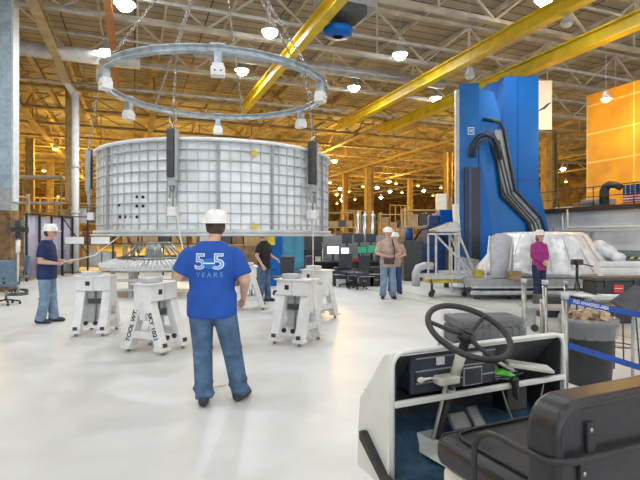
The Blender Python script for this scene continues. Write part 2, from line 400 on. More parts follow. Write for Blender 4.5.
# lamps
def make_lamp(label, lensm, lit=True, group=None):
    t = thing('high_bay_lamp', label, 'ceiling lamp', (0,0,0), 0, group)
    MB().lathe([(.04,.42),(.13,.40),(.15,.25),(.24,.08),(.33,-.06),(.32,-.07),(.22,.07),(.12,.22)], seg=20).build('reflector', 'lgrey', t)
    MB().sph((0,0,-.08), .25, (1,1,.8), 14).build('lens', lensm, t)
    MB().cyl((0,0,.1), (0,0,1.6), .018, 6).build('hanging_rod', 'grey', t)
    return t
def add_light(t, w, col, r=.22):
    ld = bpy.data.lights.new('lamp_light', 'SPOT'); ld.energy = w; ld.color = col; ld.shadow_soft_size = r
    ld.spot_size = math.radians(172); ld.spot_blend = .6
    lo = bpy.data.objects.new('lamp_light', ld); COL.objects.link(lo); lo.parent = t; lo.location = (0,0,-.42)
WC = (.92, .96, 1); AC = (1, .60, .12)
near = [((270,30,17), 'brightest white lamp under the roof above the back of the lifting ring'),
        ((242,69,21), 'white lamp seen through the middle of the lifting ring'),
        ((400,53,19.2), 'white lamp between the ring and the long yellow crane beam'),
        ((354,86,23.4), 'smaller white lamp just right of the lifting ring'),
        ((436,97,25.2), 'white lamp just left of the top of the blue tower'),
        ((125,2,14.5), 'white lamp at the top edge above the left of the ring'),
        ((107,50,18.7), 'white lamp behind the left rim of the lifting ring')]
lp = make_lamp('', 'lens')
for i, (q, lb) in enumerate(near):
    o = lp if i == 0 else copy_tree(lp)
    o.location = P(*q); o['label'] = lb; add_light(o, LAMP_W*1.2, WC)
k = 0
for a in (-9, -2, 5, 12):
    for b in (-12, -6, 0, 6, 11.5):
        if k or True:
            o = copy_tree(lp)
            for ch in list(o.children):
                if ch.type == 'LIGHT': bpy.data.objects.remove(ch)
            o.location = W(a, b, 9.1); o['label'] = 'white lamp over the photographer, %s row from the left, %s one back to front' % (ORD[int((a+9)/7)], ORD[(-12,-6,0,6,11.5).index(b)]); o['group'] = 'lamps over and behind the photographer'
            add_light(o, LAMP_W, WC)
ul = make_lamp('', 'lgrey')
for i, (q, lb) in enumerate([((567,22,14), 'unlit bell lamp hanging between the two yellow beams at top right'),
                             ((470,75,16), 'small bell lamp hanging left above the blue tower')]):
    o = ul if i == 0 else copy_tree(ul); o.location = P(*q); o.scale = (.6,.6,.6); o['label'] = lb
al = make_lamp('', 'amberlens')
i = 0
for (a, b, z) in [(-26,34,8.2),(-26,50,8.2),(-16,42,8.2),(-16,62,8.2),(-5,44,8.2),(-4,64,8.2),(5,46,8.2),(6,64,8.2),(16,38,8.2),(16,52,8.2),(17,70,8.2),(27,34,8),(28,50,8.2),(29,68,8.2),(40,44,8.2),(0,84,8.2),(14,86,8.2)]:
    o = al if i == 0 else copy_tree(al)
    for ch in list(o.children):
        if ch.type == 'LIGHT': bpy.data.objects.remove(ch)
    o.location = W(a, b, z); o['label'] = 'amber lamp under the far roof, %s counting from the left wall' % ORD[i]; o['group'] = 'amber lamps of the far bays'; i += 1
    ld = bpy.data.lights.new('lamp_light', 'POINT'); ld.energy = AMBER_W*(1.9 if a < -10 else 1); ld.color = AC; ld.shadow_soft_size = .4
    lo = bpy.data.objects.new('lamp_light', ld); COL.objects.link(lo); lo.parent = o; lo.location = (0,0,-.7)
o = copy_tree(al); o.location = P(606,98,16.4); o.scale = (.55,.55,.55); o['label'] = 'amber lamp hanging in front of the glowing amber wall'
for ch in list(o.children):
    if ch.type == 'LIGHT': bpy.data.objects.remove(ch)
if 'group' in o: del o['group']
ld = bpy.data.lights.new('lamp_light', 'POINT'); ld.energy = 230; ld.color = (1,.62,.16); ld.shadow_soft_size = .3
lo = bpy.data.objects.new('lamp_light', ld); COL.objects.link(lo); lo.parent = o; lo.location = (.35,-.1,-.75)
wl = None
for i, (px, py) in enumerate([(340,188),(343,195),(342,200),(377,187),(390,191),(371,195),(381,197),(424,190),(563,168)]):
    o = copy_tree(lp)
    for ch in list(o.children):
        if ch.type == 'LIGHT': bpy.data.objects.remove(ch)
    d = 7.2*480/(237-py) if py < 172 else min(72, 6.8*480/(237-py)+3); v = P(px, py, d)
    o.location = v; o['label'] = 'small white lamp far off under the last roof bays, %s of the cluster from left' % ORD[i]; o['group'] = 'small white lamps far off'

for i, (px, py) in enumerate([(330,182),(337,203),(349,191),(355,199),(363,186),(396,183),(402,192),(411,196),(418,185),(433,195),(441,187),(560,196),(571,190),(566,181),(577,196),(32,190),(44,170),(58,196),(61,176),(29,212),(55,148)]):
    o = copy_tree(al)
    for ch in list(o.children):
        if ch.type == 'LIGHT': bpy.data.objects.remove(ch)
    d = min(80, 6.9*480/(237-py)); o.location = P(px, py, d); o.scale = (.75,.75,.75)
    o['label'] = 'faint amber lamp in the last bays, %s of these from left of its cluster' % ORD[i]; o['group'] = 'faint amber lamps far off'
# ------------------------------------------------------------------ columns
def column(name, label, x, y, w, d, h, m, rivets=0, base=None):
    t = thing(name, label, 'column', (x,y,0), TH)
    MB().b2((-w/2,-d/2,0), (-w/2+.03,d/2,h)).b2((w/2-.03,-d/2,0), (w/2,d/2,h)).b2((-w/2,-.02,0), (w/2,.02,h)).build('shaft', m, t)
    MB().b2((-w*.75,-d*.75,0), (w*.75,d*.75,.03)).build('base_plate', m, t)
    return t
# riveted blue-grey column at the left edge
t = thing('steel_column', 'big riveted blue-grey steel column at the left edge of the photo', 'column', (-9.1, 14.0, 0), 0)
MB().b2((-.27,-.12,2.6), (.17,.12,11)).build('shaft', 'column', t)
MB().b2((-.30,-.15,2.6), (-.27,.15,11)).b2((.19,-.15,2.6), (.25,.12,11)).build('flange', 'lgrey', t)
r = MB()
for k in range(48):
    for x in (-.20,-.05,.10): r.sph((x,-.122,2.9+k*.17), .02, (1,.5,1), 6)
r.build('rivets', 'lgrey', t)
MB().b2((-.31,-.17,2.35), (.2,.17,3.0)).build('splice_plate', 'grey', t)
MB().b2((-.24,-.2,0), (.2,.2,2.35)).build('timber_guard', 'brown', t)
t = thing('steel_column', 'slim white column behind the man in the navy shirt', 'column', (-10.7,21.0,0), 0)
MB().cyl((0,0,0), (0,0,7.9), .15, 20).build('shaft', 'white_paint', t)
for z in (2.6,4.6): MB().cyl((0,0,z), (0,0,z+.1), .2, 16).build('collar', 'lgrey', t)
MB().bar((0,0,7.8), (-.9,.1,9.0), .22).build('bracket', 'white_paint', t)
MB().b2((-.25,-.25,0), (.25,.25,.04)).build('base_plate', 'lgrey', t)
column('steel_column', 'brown steel column left of the slim white column', -12.3,23.6,.36,.36,9,'trussfar')
column('steel_column', 'tall ochre column rising behind the silver cylinders in mid hall', 5.2,51,.8,.6,9,'trussfar')
for i, (px, d) in enumerate([(552,34),(546,36),(448,42),(345,55),(410,62),(30,36),(50,47)]):
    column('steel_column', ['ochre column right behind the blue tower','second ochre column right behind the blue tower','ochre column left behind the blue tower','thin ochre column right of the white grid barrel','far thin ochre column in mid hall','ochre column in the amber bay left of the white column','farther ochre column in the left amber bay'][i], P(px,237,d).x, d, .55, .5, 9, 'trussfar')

# ------------------------------------------------------------------ the hanging barrel, lifting ring, rigging
CX, CY = -1.745, 8.2
R = 1.905; Z0, Z1 = 1.62, 2.88
def ringpt(phi, r, z): return Vector((CX+r*math.sin(phi), CY-r*math.cos(phi), z))   # phi 0 = nearest to camera
bar = thing('barrel_section', 'large white ribbed barrel section hanging over the stands', 'barrel section', (CX,CY,Z0))
H = Z1-Z0
MB().lathe([(R-.04,0),(R-.04,H),(R-.045-.01,H),(R-.055,0),(R-.04,0)], seg=128).build('skin', 'shell', bar)
NV = 84; rb = MB()
for i in range(NV):
    t = 2*PI*i/NV
    c = Vector((math.cos(t)*(R-.03), math.sin(t)*(R-.03), H/2))
    rb.box(c, (.026,.011,H-.06), Euler((0,0,t)))
rb.build('vertical_ribs', 'rib', bar)
hr = MB()
for k in range(1, 9):
    z = H*k/9
    hr.lathe([(R-.042,z-.006),(R-.014,z-.006),(R-.014,z+.006),(R-.042,z+.006)], seg=128)
hr.build('hoop_ribs', 'rib', bar)
MB().lathe([(R-.05,H-.03),(R+.02,H-.03),(R+.02,H+.012),(R-.06,H+.012),(R-.06,H-.03)], seg=128).build('top_flange', 'shell', bar)
MB().lathe([(R-.05,.0),(R+.03,.0),(R+.03,.06),(R-.05,.06)], seg=128).lathe([(R-.05,-.03),(R+.06,-.03),(R+.06,.0),(R-.05,.0)], seg=128).build('bottom_flange', 'lgrey', bar)
for phi in (math.radians(12), math.radians(35), math.radians(-42), math.radians(70)):
    p = Vector(((R-.01)*math.sin(phi), -(R-.01)*math.cos(phi), H/2))
    MB().box(p, (.028,.03,H-.05), Euler((0,0,phi))).build('seam_splice', 'grey', bar)
hol = MB()
for (px, py) in [(119,205),(137,197),(143,197),(137,206),(143,206),(120,217),(125,217),(131,217),(137,217)]:
    # bolt holes on the left of the skin: solve where the sight line meets the skin
    dx, dz = (px-320)/480, -(py-237)/480
    A = dx*dx+1; B = -2*(dx*CX+CY); C = CX*CX+CY*CY-(R-.035)**2; y = (-B-math.sqrt(B*B-4*A*C))/(2*A)
    q = Vector((dx*y-CX, y-CY, CAMZ+dz*y-Z0)); nn = Vector((q.x,q.y,0)).normalized()
    hol.cyl(q-nn*.01, q+nn*.008, .022, 10)
hol.build('bolt_holes', 'black', bar)
for (phi, z) in ((math.radians(27),1.1),(math.radians(27),.1)):
    p = Vector(((R-.03)*math.sin(phi), -(R-.03)*math.cos(phi), z))
    MB().box(p, (.09,.02,.09), Euler((0,.6,phi))).build('yellow_tag', 'yelobj', bar)

RZ = 4.08
rg = thing('lifting_ring', 'grey steel lifting ring hanging level above the white barrel', 'lifting ring', (CX,CY,RZ))
RR = 1.84
MB().lathe([(RR-.05,-.05),(RR+.05,-.05),(RR+.05,-.035),(RR+.012,-.035),(RR+.012,.035),(RR+.05,.035),(RR+.05,.05),(RR-.05,.05),(RR-.05,.035),(RR-.012,.035),(RR-.012,-.035),(RR-.05,-.035),(RR-.05,-.05)], seg=128).build('ring_beam', 'ring', rg)
for k in range(6):
    ph = k*PI/3+math.radians(12)
    p = Vector((RR*math.sin(ph), -RR*math.cos(ph), 0)); e = Euler((0,0,ph))
    br_ = MB().box(p+Vector((0,0,-.14)), (.10,.10,.2), e).box(p+Vector((0,0,.055)), (.2,.14,.02), e).build('bracket', 'ring', rg)
    MB().box(p+Vector((0,0,-.30)), (.19,.15,.12), e, .01).box(p+Vector((0,0,-.22)), (.15,.13,.05), e).build('trolley_block', 'white_paint', rg)
    q = p.normalized()*(.078)
    hb = MB()
    for s in (-.04,.04):
        c = p+Vector((0,0,-.30))+q+e.to_matrix() @ Vector((s,0,0)); hb.cyl(c-q.normalized()*.01, c+q.normalized()*.004, .012, 8)
    hb.build('bolt_heads', 'dgrey', rg)
for k in range(14):
    ph = k*2*PI/14
    p = Vector((RR*math.sin(ph), -RR*math.cos(ph), .053)); MB().box(p, (.07,.05,.02), Euler((0,0,ph))).build('joint_plate', 'lgrey', rg)

def chain(label, a, b, r=.035, w=.008, m='steel', name='lifting_chain'):
    a = Vector(a); b = Vector(b); d = b-a; L = d.length; step = r*1.45; n = max(2, int(L/step)); q = d.to_track_quat('Z', 'Y'); mb = MB()
    for i in range(n):
        c = a+d*((i+.5)/n)
        pts = []
        for k in range(10):
            t = 2*PI*k/10; v = Vector((math.cos(t)*r*.55, 0, math.sin(t)*r*1.05))
            if i % 2: v = Vector((0, v.x, v.z))
            pts.append(c-a+q @ v)
        mb.tube(pts, w, 5, True)
    return tag(mb.build(name, m, loc=a), label, 'chain')
hook = Vector((CX, CY, 7.0))
for k, (deg, lb) in enumerate([(-4.5,'steel chain sling rising from the near side of the lifting ring'),(57,'steel chain sling rising from the near right of the lifting ring'),
                 (116,'steel chain sling rising from the far right of the lifting ring'),(176,'steel chain sling rising from the far middle of the lifting ring'),(-128,'steel chain sling rising from the far left of the lifting ring'),(-66,'steel chain sling rising from the near left of the lifting ring')]):
    chain(lb, ringpt(math.radians(deg), RR, RZ+.06), hook)
MB_ = MB().tube([(0,0,.32),(.0,0,.1),(.1,0,.0),(.13,0,-.12),(.04,0,-.22),(-.08,0,-.2),(-.12,0,-.1)], .035, 8)
hk = thing('crane_hook', 'heavy crane hook above the lifting ring', 'hook', hook)
MB_.build('hook', 'dgrey', hk); MB().b2((-.2,-.12,.3), (.2,.12,.8), .03).build('hook_block', 'yellow', hk); MB().cyl((0,0,.8), (0,0,4.2), .02).build('wire', 'dgrey', hk)

def shackle(mb, c, s=1):
    mb.tube([(c[0]-.03*s,c[1],c[2]), (c[0]-.045*s,c[1],c[2]-.06*s), (c[0],c[1],c[2]-.11*s), (c[0]+.045*s,c[1],c[2]-.06*s), (c[0]+.03*s,c[1],c[2])], .011*s, 6)
for (deg, lb, rr) in ((-4.5, 'left centre', R+.10), (55, 'right', R+.10), (-75, 'far left', R+.11)):
    ph = math.radians(deg); p = ringpt(ph, rr, 0)
    t = thing('chain_hoist', {'left centre':'long dark chain hoist hanging in front of the barrel left of centre','right':'long dark chain hoist hanging in front of the right part of the barrel','far left':'dark chain hoist hanging at the far left edge of the barrel'}[lb], 'hoist', (p.x,p.y,2.3), ph)
    MB().b2((-.07,-.05,.05), (.03,.05,.68), .015).build('hoist_body', 'dgrey', t)
    MB().b2((.04,-.05,.0), (.075,.03,.66), .008).build('side_rail', 'grey', t)
    mb = MB(); shackle(mb, (0,0,.84), 1.1); mb.cyl((0,0,.66), (0,0,.74), .02, 8); mb.build('shackle', 'steel', t)
    MB().b2((-.06,-.03,-.06), (.06,.03,.05), .006).b2((-.055,-.02,-.22), (-.035,.02,-.05)).b2((.035,-.02,-.22), (.055,.02,-.05)).build('clevis', 'grey', t)
    MB().cyl((0,0,-.38), (0,0,.0), .012, 8).sph((0,0,-.1), .03).build('turnbuckle', 'steel', t)
    MB().b2((-.07,-.02,-.45), (.07,.07,-.33), .006).build('attachment_plate', 'white_paint', t)
    chain({'left centre':'chain running down from the ring to the left centre hoist','right':'thin chain running down from the ring to the right hoist','far left':'chain running down from the ring to the far left hoist'}[lb],
          ringpt(ph, RR+.02, RZ-.06), (p.x,p.y,3.12), .028, .006)

# ------------------------------------------------------------------ assembly stands
def make_stand():
    # two A shaped end frames at x = +-.27 carry a long box head
    t = thing('assembly_stand', '', 'stand')
    m = 'white_paint'
    MB().b2((-.27,-.15,.70), (.27,.15,.93)).build('head_box', m, t, bevel=.004)
    MB().b2((-.30,-.18,.93), (.30,.18,.95)).build('top_plate', m, t, bevel=.003)
    MB().b2((-.22,-.09,.951), (.04,.09,1.02), .012).build('rest_block', 'lgrey', t)
    MB().b2((-.006,-.156,.70), (.006,-.148,.93)).b2((-.27,-.156,.70), (.27,-.15,.712)).build('head_rib', 'lgrey', t)
    MB().b2((-.125,-.157,.79), (-.055,-.149,.86)).build('vent_hole', 'black', t)
    for sx in (-1,1):
        for sy in (-1,1):
            a = Vector((sx*.205, sy*.065, .72)); b = Vector((sx*.205, sy*.27, .09))
            MB().bar(a, b, .135, .115, Vector((0,0,1)).cross(Vector((1,0,0)))).build('leg', m, t, bevel=.006)
            MB().box((sx*.21, sy*.285, .075), (.17,.15,.05), None, .006).build('foot', m, t)
            MB().cyl((sx*.21, sy*.295, .0), (sx*.21, sy*.295, .05), .025, 12).build('leveling_pad', 'steel', t)
            MB().b2((sx*.21-.03, sy*.315-.03, .10), (sx*.21+.03, sy*.315+.03, .15)).build('bolt_block', 'dgrey', t)
        MB().b2((sx*.205-.05,-.23,.20), (sx*.205+.05,.23,.30)).build('cross_brace', m, t)
        MB().b2((sx*.21-.055,-.05,.45), (sx*.21+.055,.05,.72)).build('end_post', m, t)
    for sy in (-1,1):
        MB().bar((-.16,sy*.23,.16), (.16,sy*.23,.16), .03, .08).build('lower_brace', m, t)
    MB().b2((-.15,-.02,.22), (.15,.0,.72)).build('inner_panel', 'lgrey', t)
    MB().cyl((0,-.06,.16), (0,-.06,.70), .016, 10).build('jack_screw', 'steel', t)
    MB().b2((-.11,-.10,.49), (.11,-.04,.57), .008).build('handle_block', 'dgrey', t)
    for sx in (-1,1): MB().cyl((sx*.075,-.27,.20), (sx*.075,-.235,.20), .034, 12).build('clamp_knob', 'black', t)
    return t
sp = [((97,335), .05, 'white steel stand at the left, between the man in navy and the lettered stand'),
      ((156,353), PI/2-.38, 'white steel stand with black lettering on its legs'),
      ((297,344), -.48, 'white steel stand right of the man in the royal blue shirt, in front'),
      ((317,320), -.75, 'white steel stand standing behind the front right stand'),
      ((249,310), PI/2+.2, 'white steel stand partly hidden right behind the man in royal blue')]
st0 = make_stand(); stands = []
for i, ((px, py), rz, lb) in enumerate(sp):
    o = st0 if i == 0 else copy_tree(st0)
    d = 480*CAMZ/(py-237)+.2
    o.location = ((px-320)/480*d, d, 0); o.rotation_euler.z = rz; o['label'] = lb; o['group'] = 'white assembly stands under the barrel'; stands.append(o)
def leg_text(st, body, sy, up):
    a = Vector((-.205, sy*.065, .72)); b = Vector((-.205, sy*.27, .09)); d = (b-a).normalized(); c = a.lerp(b, .55)
    nrm = Vector((-1,0,0)); o = text_mesh('lettering', body, .088, 'inkblack', st, extrude=.002, bold=.002, sx=1.1)
    x = -d if up else d; y = nrm.cross(x)
    m = Matrix((x, y, nrm)).transposed().to_4x4(); m.translation = c+nrm*.0705
    o.matrix_local = m
leg_text(stands[1], 'TOOL WT.', 1, True)
leg_text(stands[1], 'SKY 1021', -1, False)

# ------------------------------------------------------------------ people
def person(label, loc, rotz, J, shirt, pants, hair='hair', H=1.78, bulk=1.0, sleeve=.62, long_sleeve=False, vox=.012, hold=None, group=None, headturn=0, helmet=True, hairlong=False):
    """J: joints in local metres, facing +Y, right hand at +X."""
    t = thing('person', label, 'person', loc, rotz)
    s = H/1.78
    def S(v): return Vector(v)*s
    hip = {k: S(J.get('hip'+k, ((-.10 if k == 'L' else .10), 0, .90))) for k in 'LR'}
    kn = {k: S(J.get('knee'+k, ((-.11 if k == 'L' else .11), .03, .48))) for k in 'LR'}
    an = {k: S(J.get('ankle'+k, ((-.12 if k == 'L' else .12), -.02, .09))) for k in 'LR'}
    sh = {k: S(J.get('sh'+k, ((-.19 if k == 'L' else .19)*(.9+.1*bulk), 0, 1.40))) for k in 'LR'}
    el = {k: S(J.get('el'+k, ((-.27 if k == 'L' else .27), -.02, 1.15))) for k in 'LR'}
    ha = {k: S(J.get('ha'+k, ((-.25 if k == 'L' else .25), .15, .93))) for k in 'LR'}
    toe = J.get('toe', {'L': (-.2,1), 'R': (.2,1)})
    hd = S(J.get('head', (0,.03,1.655)))
    def limb(mb, pts, rs):
        for (a, b, r1, r2) in zip(pts, pts[1:], rs, rs[1:]):
            mb.cone(a, b, r1, r2, 16); mb.sph(b, r2, seg=14)
        mb.sph(pts[0], rs[0], seg=14)
    def torso(mb, g, z0, z1, top=True):
        prof = [(.80,.165,.115,0),(.88,.172,.125,0),(.98,.168,.128,.0),(1.08,.165,.13,.01),(1.18,.172,.13,.01),(1.28,.182,.125,0),(1.35,.188,.118,0),(1.41,.176,.108,-.005),(1.455,.15,.09,-.005),(1.49,.115,.078,-.003),(1.525,.078,.066,0),(1.55,.058,.056,0)]
        rr = [((0,y*s,z*s), (x*bulk+g)*s, (yy*bulk+g)*s) for (z,x,yy,y) in prof if z0 <= z <= z1]
        mb.loft(rr)
    # body, one continuous skin
    b = MB(); torso(b, -.022, .8, 1.56)
    b.cone(S((0,0,1.44)), hd+Vector((0,-.02,-.06))*s, .062*s, .058*s, 16)
    b.sph(hd, .1*s, (.80,.97,1.12), 20); b.sph(hd+Vector((0,.03,-.055))*s, .066*s, (.86,1,.9), 16)
    b.cone(hd+Vector((0,.09,.01))*s, hd+Vector((0,.118,-.022))*s, .008*s, .015*s, 8)
    for sx in (-1,1): b.sph(hd+Vector((sx*.08,-.005,-.005))*s, .028*s, (.4,.75,1.1), 10)
    for k in 'LR':
        limb(b, [hip[k], kn[k], an[k]], [.075*s, .05*s, .036*s])
        wr = ha[k]
        limb(b, [sh[k], el[k], wr], [.055*s*bulk, .044*s*bulk, .028*s])
        # hand: palm, four fingers and thumb
        d = (wr-el[k]).normalized(); curl = Vector(J.get('palm'+k, (-.5 if k == 'R' else .5, .2, -.5))).normalized()
        side = d.cross(curl).normalized(); curl = side.cross(d).normalized()
        pc = wr+d*.045*s
        for q in range(4):
            off = side*((q-1.5)*.021*s)
            b.cone(wr+off*.7, wr+off+d*.09*s, .018*s, .0125*s, 8); L = (.036,.042,.040,.030)[q]*s
            p0 = wr+off*1.08+d*.09*s; p1 = p0+(d*.75+curl*.65).normalized()*L; p2 = p1+(d*.2+curl*.95).normalized()*L*.75
            b.cone(p0, p1, .0115*s, .0105*s, 8); b.cone(p1, p2, .0105*s, .009*s, 8); b.sph(p1, .0108*s, seg=8); b.sph(p0, .0118*s, seg=8); b.sph(p2, .009*s, seg=8)
        p0 = wr+side*-.028*s+d*.03*s; p1 = p0+(d*.7-side*.6+curl*.5).normalized()*.04*s; p2 = p1+(d*.7+curl*.6).normalized()*.032*s
        b.cone(p0, p1, .015*s, .0125*s, 8); b.cone(p1, p2, .0125*s, .01*s, 8); b.sph(p1, .0125*s, seg=8); b.sph(p2, .01*s, seg=8)
    bo = b.build('body', 'skin', t, fix=False); remesh(bo, .0075, 2, .5)
    # shirt
    m = MB(); torso(m, .014, .8, 1.53); m.loft([((0,0,z_*s),(.178*bulk+.022)*s,(.128*bulk+.018)*s) for z_ in (.81,.86,.92,.99,1.04)])
    end = {k: (ha[k] if long_sleeve else sh[k].lerp(el[k], sleeve)) for k in 'LR'}
    for k in 'LR':
        if long_sleeve: limb(m, [sh[k], el[k], sh[k].lerp(sh[k],0)+(ha[k]-sh[k])*1.0-(ha[k]-el[k]).normalized()*.02], [.075*s*bulk, .056*s*bulk, .04*s])
        else:
            e = sh[k].lerp(el[k], sleeve+.12)
            m.sph(sh[k]+Vector((0,0,-.005)), .074*s*bulk, seg=14); m.cone(sh[k], e, .074*s*bulk, .076*s*bulk, 18)
    so = m.build('shirt', shirt, t, fix=False); remesh(so, vox, 9, .7)
    m = MB(); torso(m, .004, .8, .98)
    for k in 'LR':
        limb(m, [hip[k]+Vector((0,0,.0)), kn[k]], [.107*s*bulk**.7, .083*s*bulk**.6])
        m.cone(kn[k], an[k]+Vector((0,0,-.035*s)), .083*s*bulk**.6, .082*s, 18)
        ax_ = kn[k]-an[k]
        for (f_, dx_, dy_, r_) in ((.05,.012,-.012,.088),(.17,-.014,-.014,.084),(.30,.010,-.008,.080),(.93,.0,-.02,.088),(1.06,.01,.015,.086)):
            m.sph(an[k]+ax_*f_+Vector((dx_,dy_,0))*s, r_*s*bulk**.35, (1,1,.42), 14)
    po = m.build('trousers', pants, t, fix=False); remesh(po, vox, 4, .6)
    for k in 'LR':
        tx, ty = toe[k]; v = Vector((tx,ty,0)).normalized(); a = an[k]; c = Vector((a.x,a.y,0))
        sm = MB(); base = c-v*.06*s
        sm.sph(base+Vector((0,0,.055*s)), .05*s, (1,1,1), 12); sm.cone(base+Vector((0,0,.05*s)), c+v*.14*s+Vector((0,0,.04*s)), .05*s, .044*s, 14); sm.sph(c+v*.15*s+Vector((0,0,.038*s)), .042*s, (1,1,.85), 12)
        sm.cone(c+Vector((0,0,.05*s)), c+Vector((0,0,.12*s)), .052*s, .048*s, 14)
        for vv in sm.bm.verts: vv.co.z = max(vv.co.z, .004)
        so2 = sm.build('shoe', 'shoe', t, fix=False); remesh(so2, .012, 2, .5)
    # hair under the helmet
    hm = MB()
    hm.lathe([(.088*s,-.055*s),(.096*s,-.03*s),(.1*s,.0),(.1*s,.04*s),(.08*s,.09*s)], hd, 24, a0=PI+.35, a1=2*PI-.35)
    hm.sph(hd+Vector((0,-.022,.0))*s, .1*s, (.84,.86,1.0), 18)
    if hairlong:
        hm.sph(hd+Vector((-.06,-.02,-.06))*s, .055*s, (.7,1,1.4), 12); hm.sph(hd+Vector((.06,-.02,-.06))*s, .055*s, (.7,1,1.4), 12); hm.sph(hd+Vector((0,-.06,-.07))*s, .07*s, (1,.7,1.2), 12)
    for vv in hm.bm.verts:
        if vv.co.y > hd.y+.045*s and not hairlong: vv.co.y = hd.y+.045*s
    hm.build('hair', hair, t)
    for sx in (-1,1): MB().sph(hd+Vector((sx*.032,.088,.012))*s, .012*s, seg=8).build('eye', 'black', t)
    MB().box(hd+Vector((0,.098,-.058))*s, (.042*s,.012*s,.009*s)).build('mouth', 'flagred', t)
    hel = thing('hard_hat', None, None) if False else None
    hp = MB()
    zz = hd.z+.035*s; c = Vector((hd.x,hd.y,zz))
    hp.lathe([(.122*s,0),(.120*s,.035*s),(.110*s,.075*s),(.085*s,.11*s),(.045*s,.128*s),(.001,.132*s)], c, 28)
    hp.lathe([(.118*s,.006*s),(.140*s,-.004*s),(.141*s,-.010*s),(.118*s,-.006*s)], c, 28)
    hp.prism([(-.09*s+c.x,.09*s+c.y),(.09*s+c.x,.09*s+c.y),(.075*s+c.x,.165*s+c.y),(.03*s+c.x,.185*s+c.y),(-.03*s+c.x,.185*s+c.y),(-.075*s+c.x,.165*s+c.y)], c.z-.010*s, c.z, 'z')
    hp.bar(c+Vector((0,-.1,.085))*s, c+Vector((0,.1,.085))*s, .02*s, .09*s)
    ho = hp.build('hard_hat_shell', 'helmet', t)
    return t

# man in royal blue, back towards the camera
FM = (-1.04, 4.62, 0)
JM = {'hipL':(-.105,0,.88),'hipR':(.11,0,.88),'kneeL':(-.10,.05,.47),'kneeR':(.19,.02,.48),'ankleL':(-.05,-.10,.09),'ankleR':(.265,.04,.09),
      'shL':(-.212,0,1.385),'shR':(.212,0,1.385),'elL':(-.315,.0,1.19),'haL':(-.235,.24,1.16),'elR':(.32,-.03,1.16),'haR':(.27,.19,.97),'toe':{'L':(-.12,1),'R':(.35,1)},
      'palmL':(.6,.1,-.6),'head':(0.03,.05,1.665)}
man = person('man in royal blue lettered t-shirt and jeans seen from behind, pulling a white rope', FM, 0, JM, 'shirt_blue', 'jeans', H=1.80, bulk=1.22, sleeve=.72)
shirt = [c for c in man.children if c.name.startswith('shirt')][0]
bpy.context.view_layer.update()
def onto(o, ob, y0=-1.0, off=.005):
    # press flat lettering (built in the xz plane, local to the person) onto the back of the shirt
    bm = bmesh.new(); bm.from_mesh(o.data); bmesh.ops.subdivide_edges(bm, edges=[e for e in bm.edges if e.calc_length() > .02], cuts=2); bm.to_mesh(o.data); bm.free()
    for v in o.data.vertices:
        hit, loc, nr, ix = ob.ray_cast(Vector((v.co.x, y0, v.co.z)), Vector((0,1,0)))
        if hit: v.co.y = loc.y-off
def shirt_text(body, size, x, z, m, space=1, sx=1, hollow=False, bold=0):
    o = text_mesh('lettering', body, size, m, None, extrude=0, space=space, bold=bold, sx=sx)
    for v in o.data.vertices: v.co = Vector((v.co.x+x, 0, v.co.y+z))
    onto(o, shirt, off=.004 if not hollow else .006); o.parent = shirt; return o
for q, x in ((0,-.075), (1,.095)):
    shirt_text('5', .20, x, 1.345, 'letter', sx=1.15, bold=.006)
    shirt_text('5', .20, x, 1.345, 'letter_blue', sx=1.15, bold=-.002, hollow=True)
shirt_text('YEARS', .065, .01, 1.225, 'letter_blue', space=1.5)
e = MB()
for (x0, z0, rx) in ((.0,1.335,.052),):
    vs = [e.bm.verts.new((x0+.01+rx*math.cos(2*PI*k/20), 0, z0+rx*math.sin(2*PI*k/20))) for k in range(20)]; e.bm.faces.new(vs)
eo = e.build('round_emblem', 'bluelight', None); onto(eo, shirt, off=.008); eo.parent = shirt
e = MB(); e.b2((-.045,0,1.33), (.065,0.0,1.342)); eo = e.build('emblem_band', 'letter', None); onto(eo, shirt, off=.010); eo.parent = shirt

# man in navy at left, facing right
d = 8.85; x = (47-320)/480*d
JL = {'kneeL':(-.08,.05,.48),'kneeR':(.09,.0,.48),'ankleL':(-.1,.09,.09),'ankleR':(.1,-.07,.09),'elL':(-.24,-.0,1.14),'haL':(-.13,.32,1.12),'elR':(.24,-.02,1.14),'haR':(.13,.20,1.10),
      'toe':{'L':(-.05,1),'R':(.1,1)},'palmL':(.5,.5,.2),'palmR':(-.5,.5,.2),'head':(0,.06,1.66)}
navy = person('man in navy polo shirt, jeans and white hard hat holding a rope at left', (x,d,0), -PI/2+.15, JL, 'shirt_navy', 'jeans_l', H=1.78, bulk=1.12)
# man in tan with shoulder strap, facing the camera
d = 12.3; x = (388-320)/480*d
JT = {'kneeL':(-.11,.02,.48),'kneeR':(.11,.02,.48),'ankleL':(-.13,0,.09),'ankleR':(.13,0,.09),'elL':(-.29,.04,1.16),'haL':(-.10,.20,1.08),'elR':(.29,.04,1.16),'haR':(.10,.20,1.08),'palmL':(.5,.0,.3),'palmR':(-.5,0,.3)}
tan = person('man in tan shirt and light jeans with black strap standing in the mid hall', (x,d,0), PI, JT, 'shirt_tan', 'jeans_l', H=1.80, bulk=1.03, sleeve=.8)
bg_ = MB().b2((-.13,.17,.90), (.13,.27,1.03), .02).build('equipment_pouch', 'black', None, loc=None)
tag(bg_, 'black equipment pouch held at the waist by the man in tan', 'pouch')
bg_.location = (x,d,0); bg_.rotation_euler.z = PI
st_ = MB().tube([(-.12,.20,1.0),(-.14,.20,1.2),(-.12,.175,1.36),(-.10,.09,1.50),(-.09,-.02,1.53)], .018, 6).build('shoulder_strap', 'black', bg_)
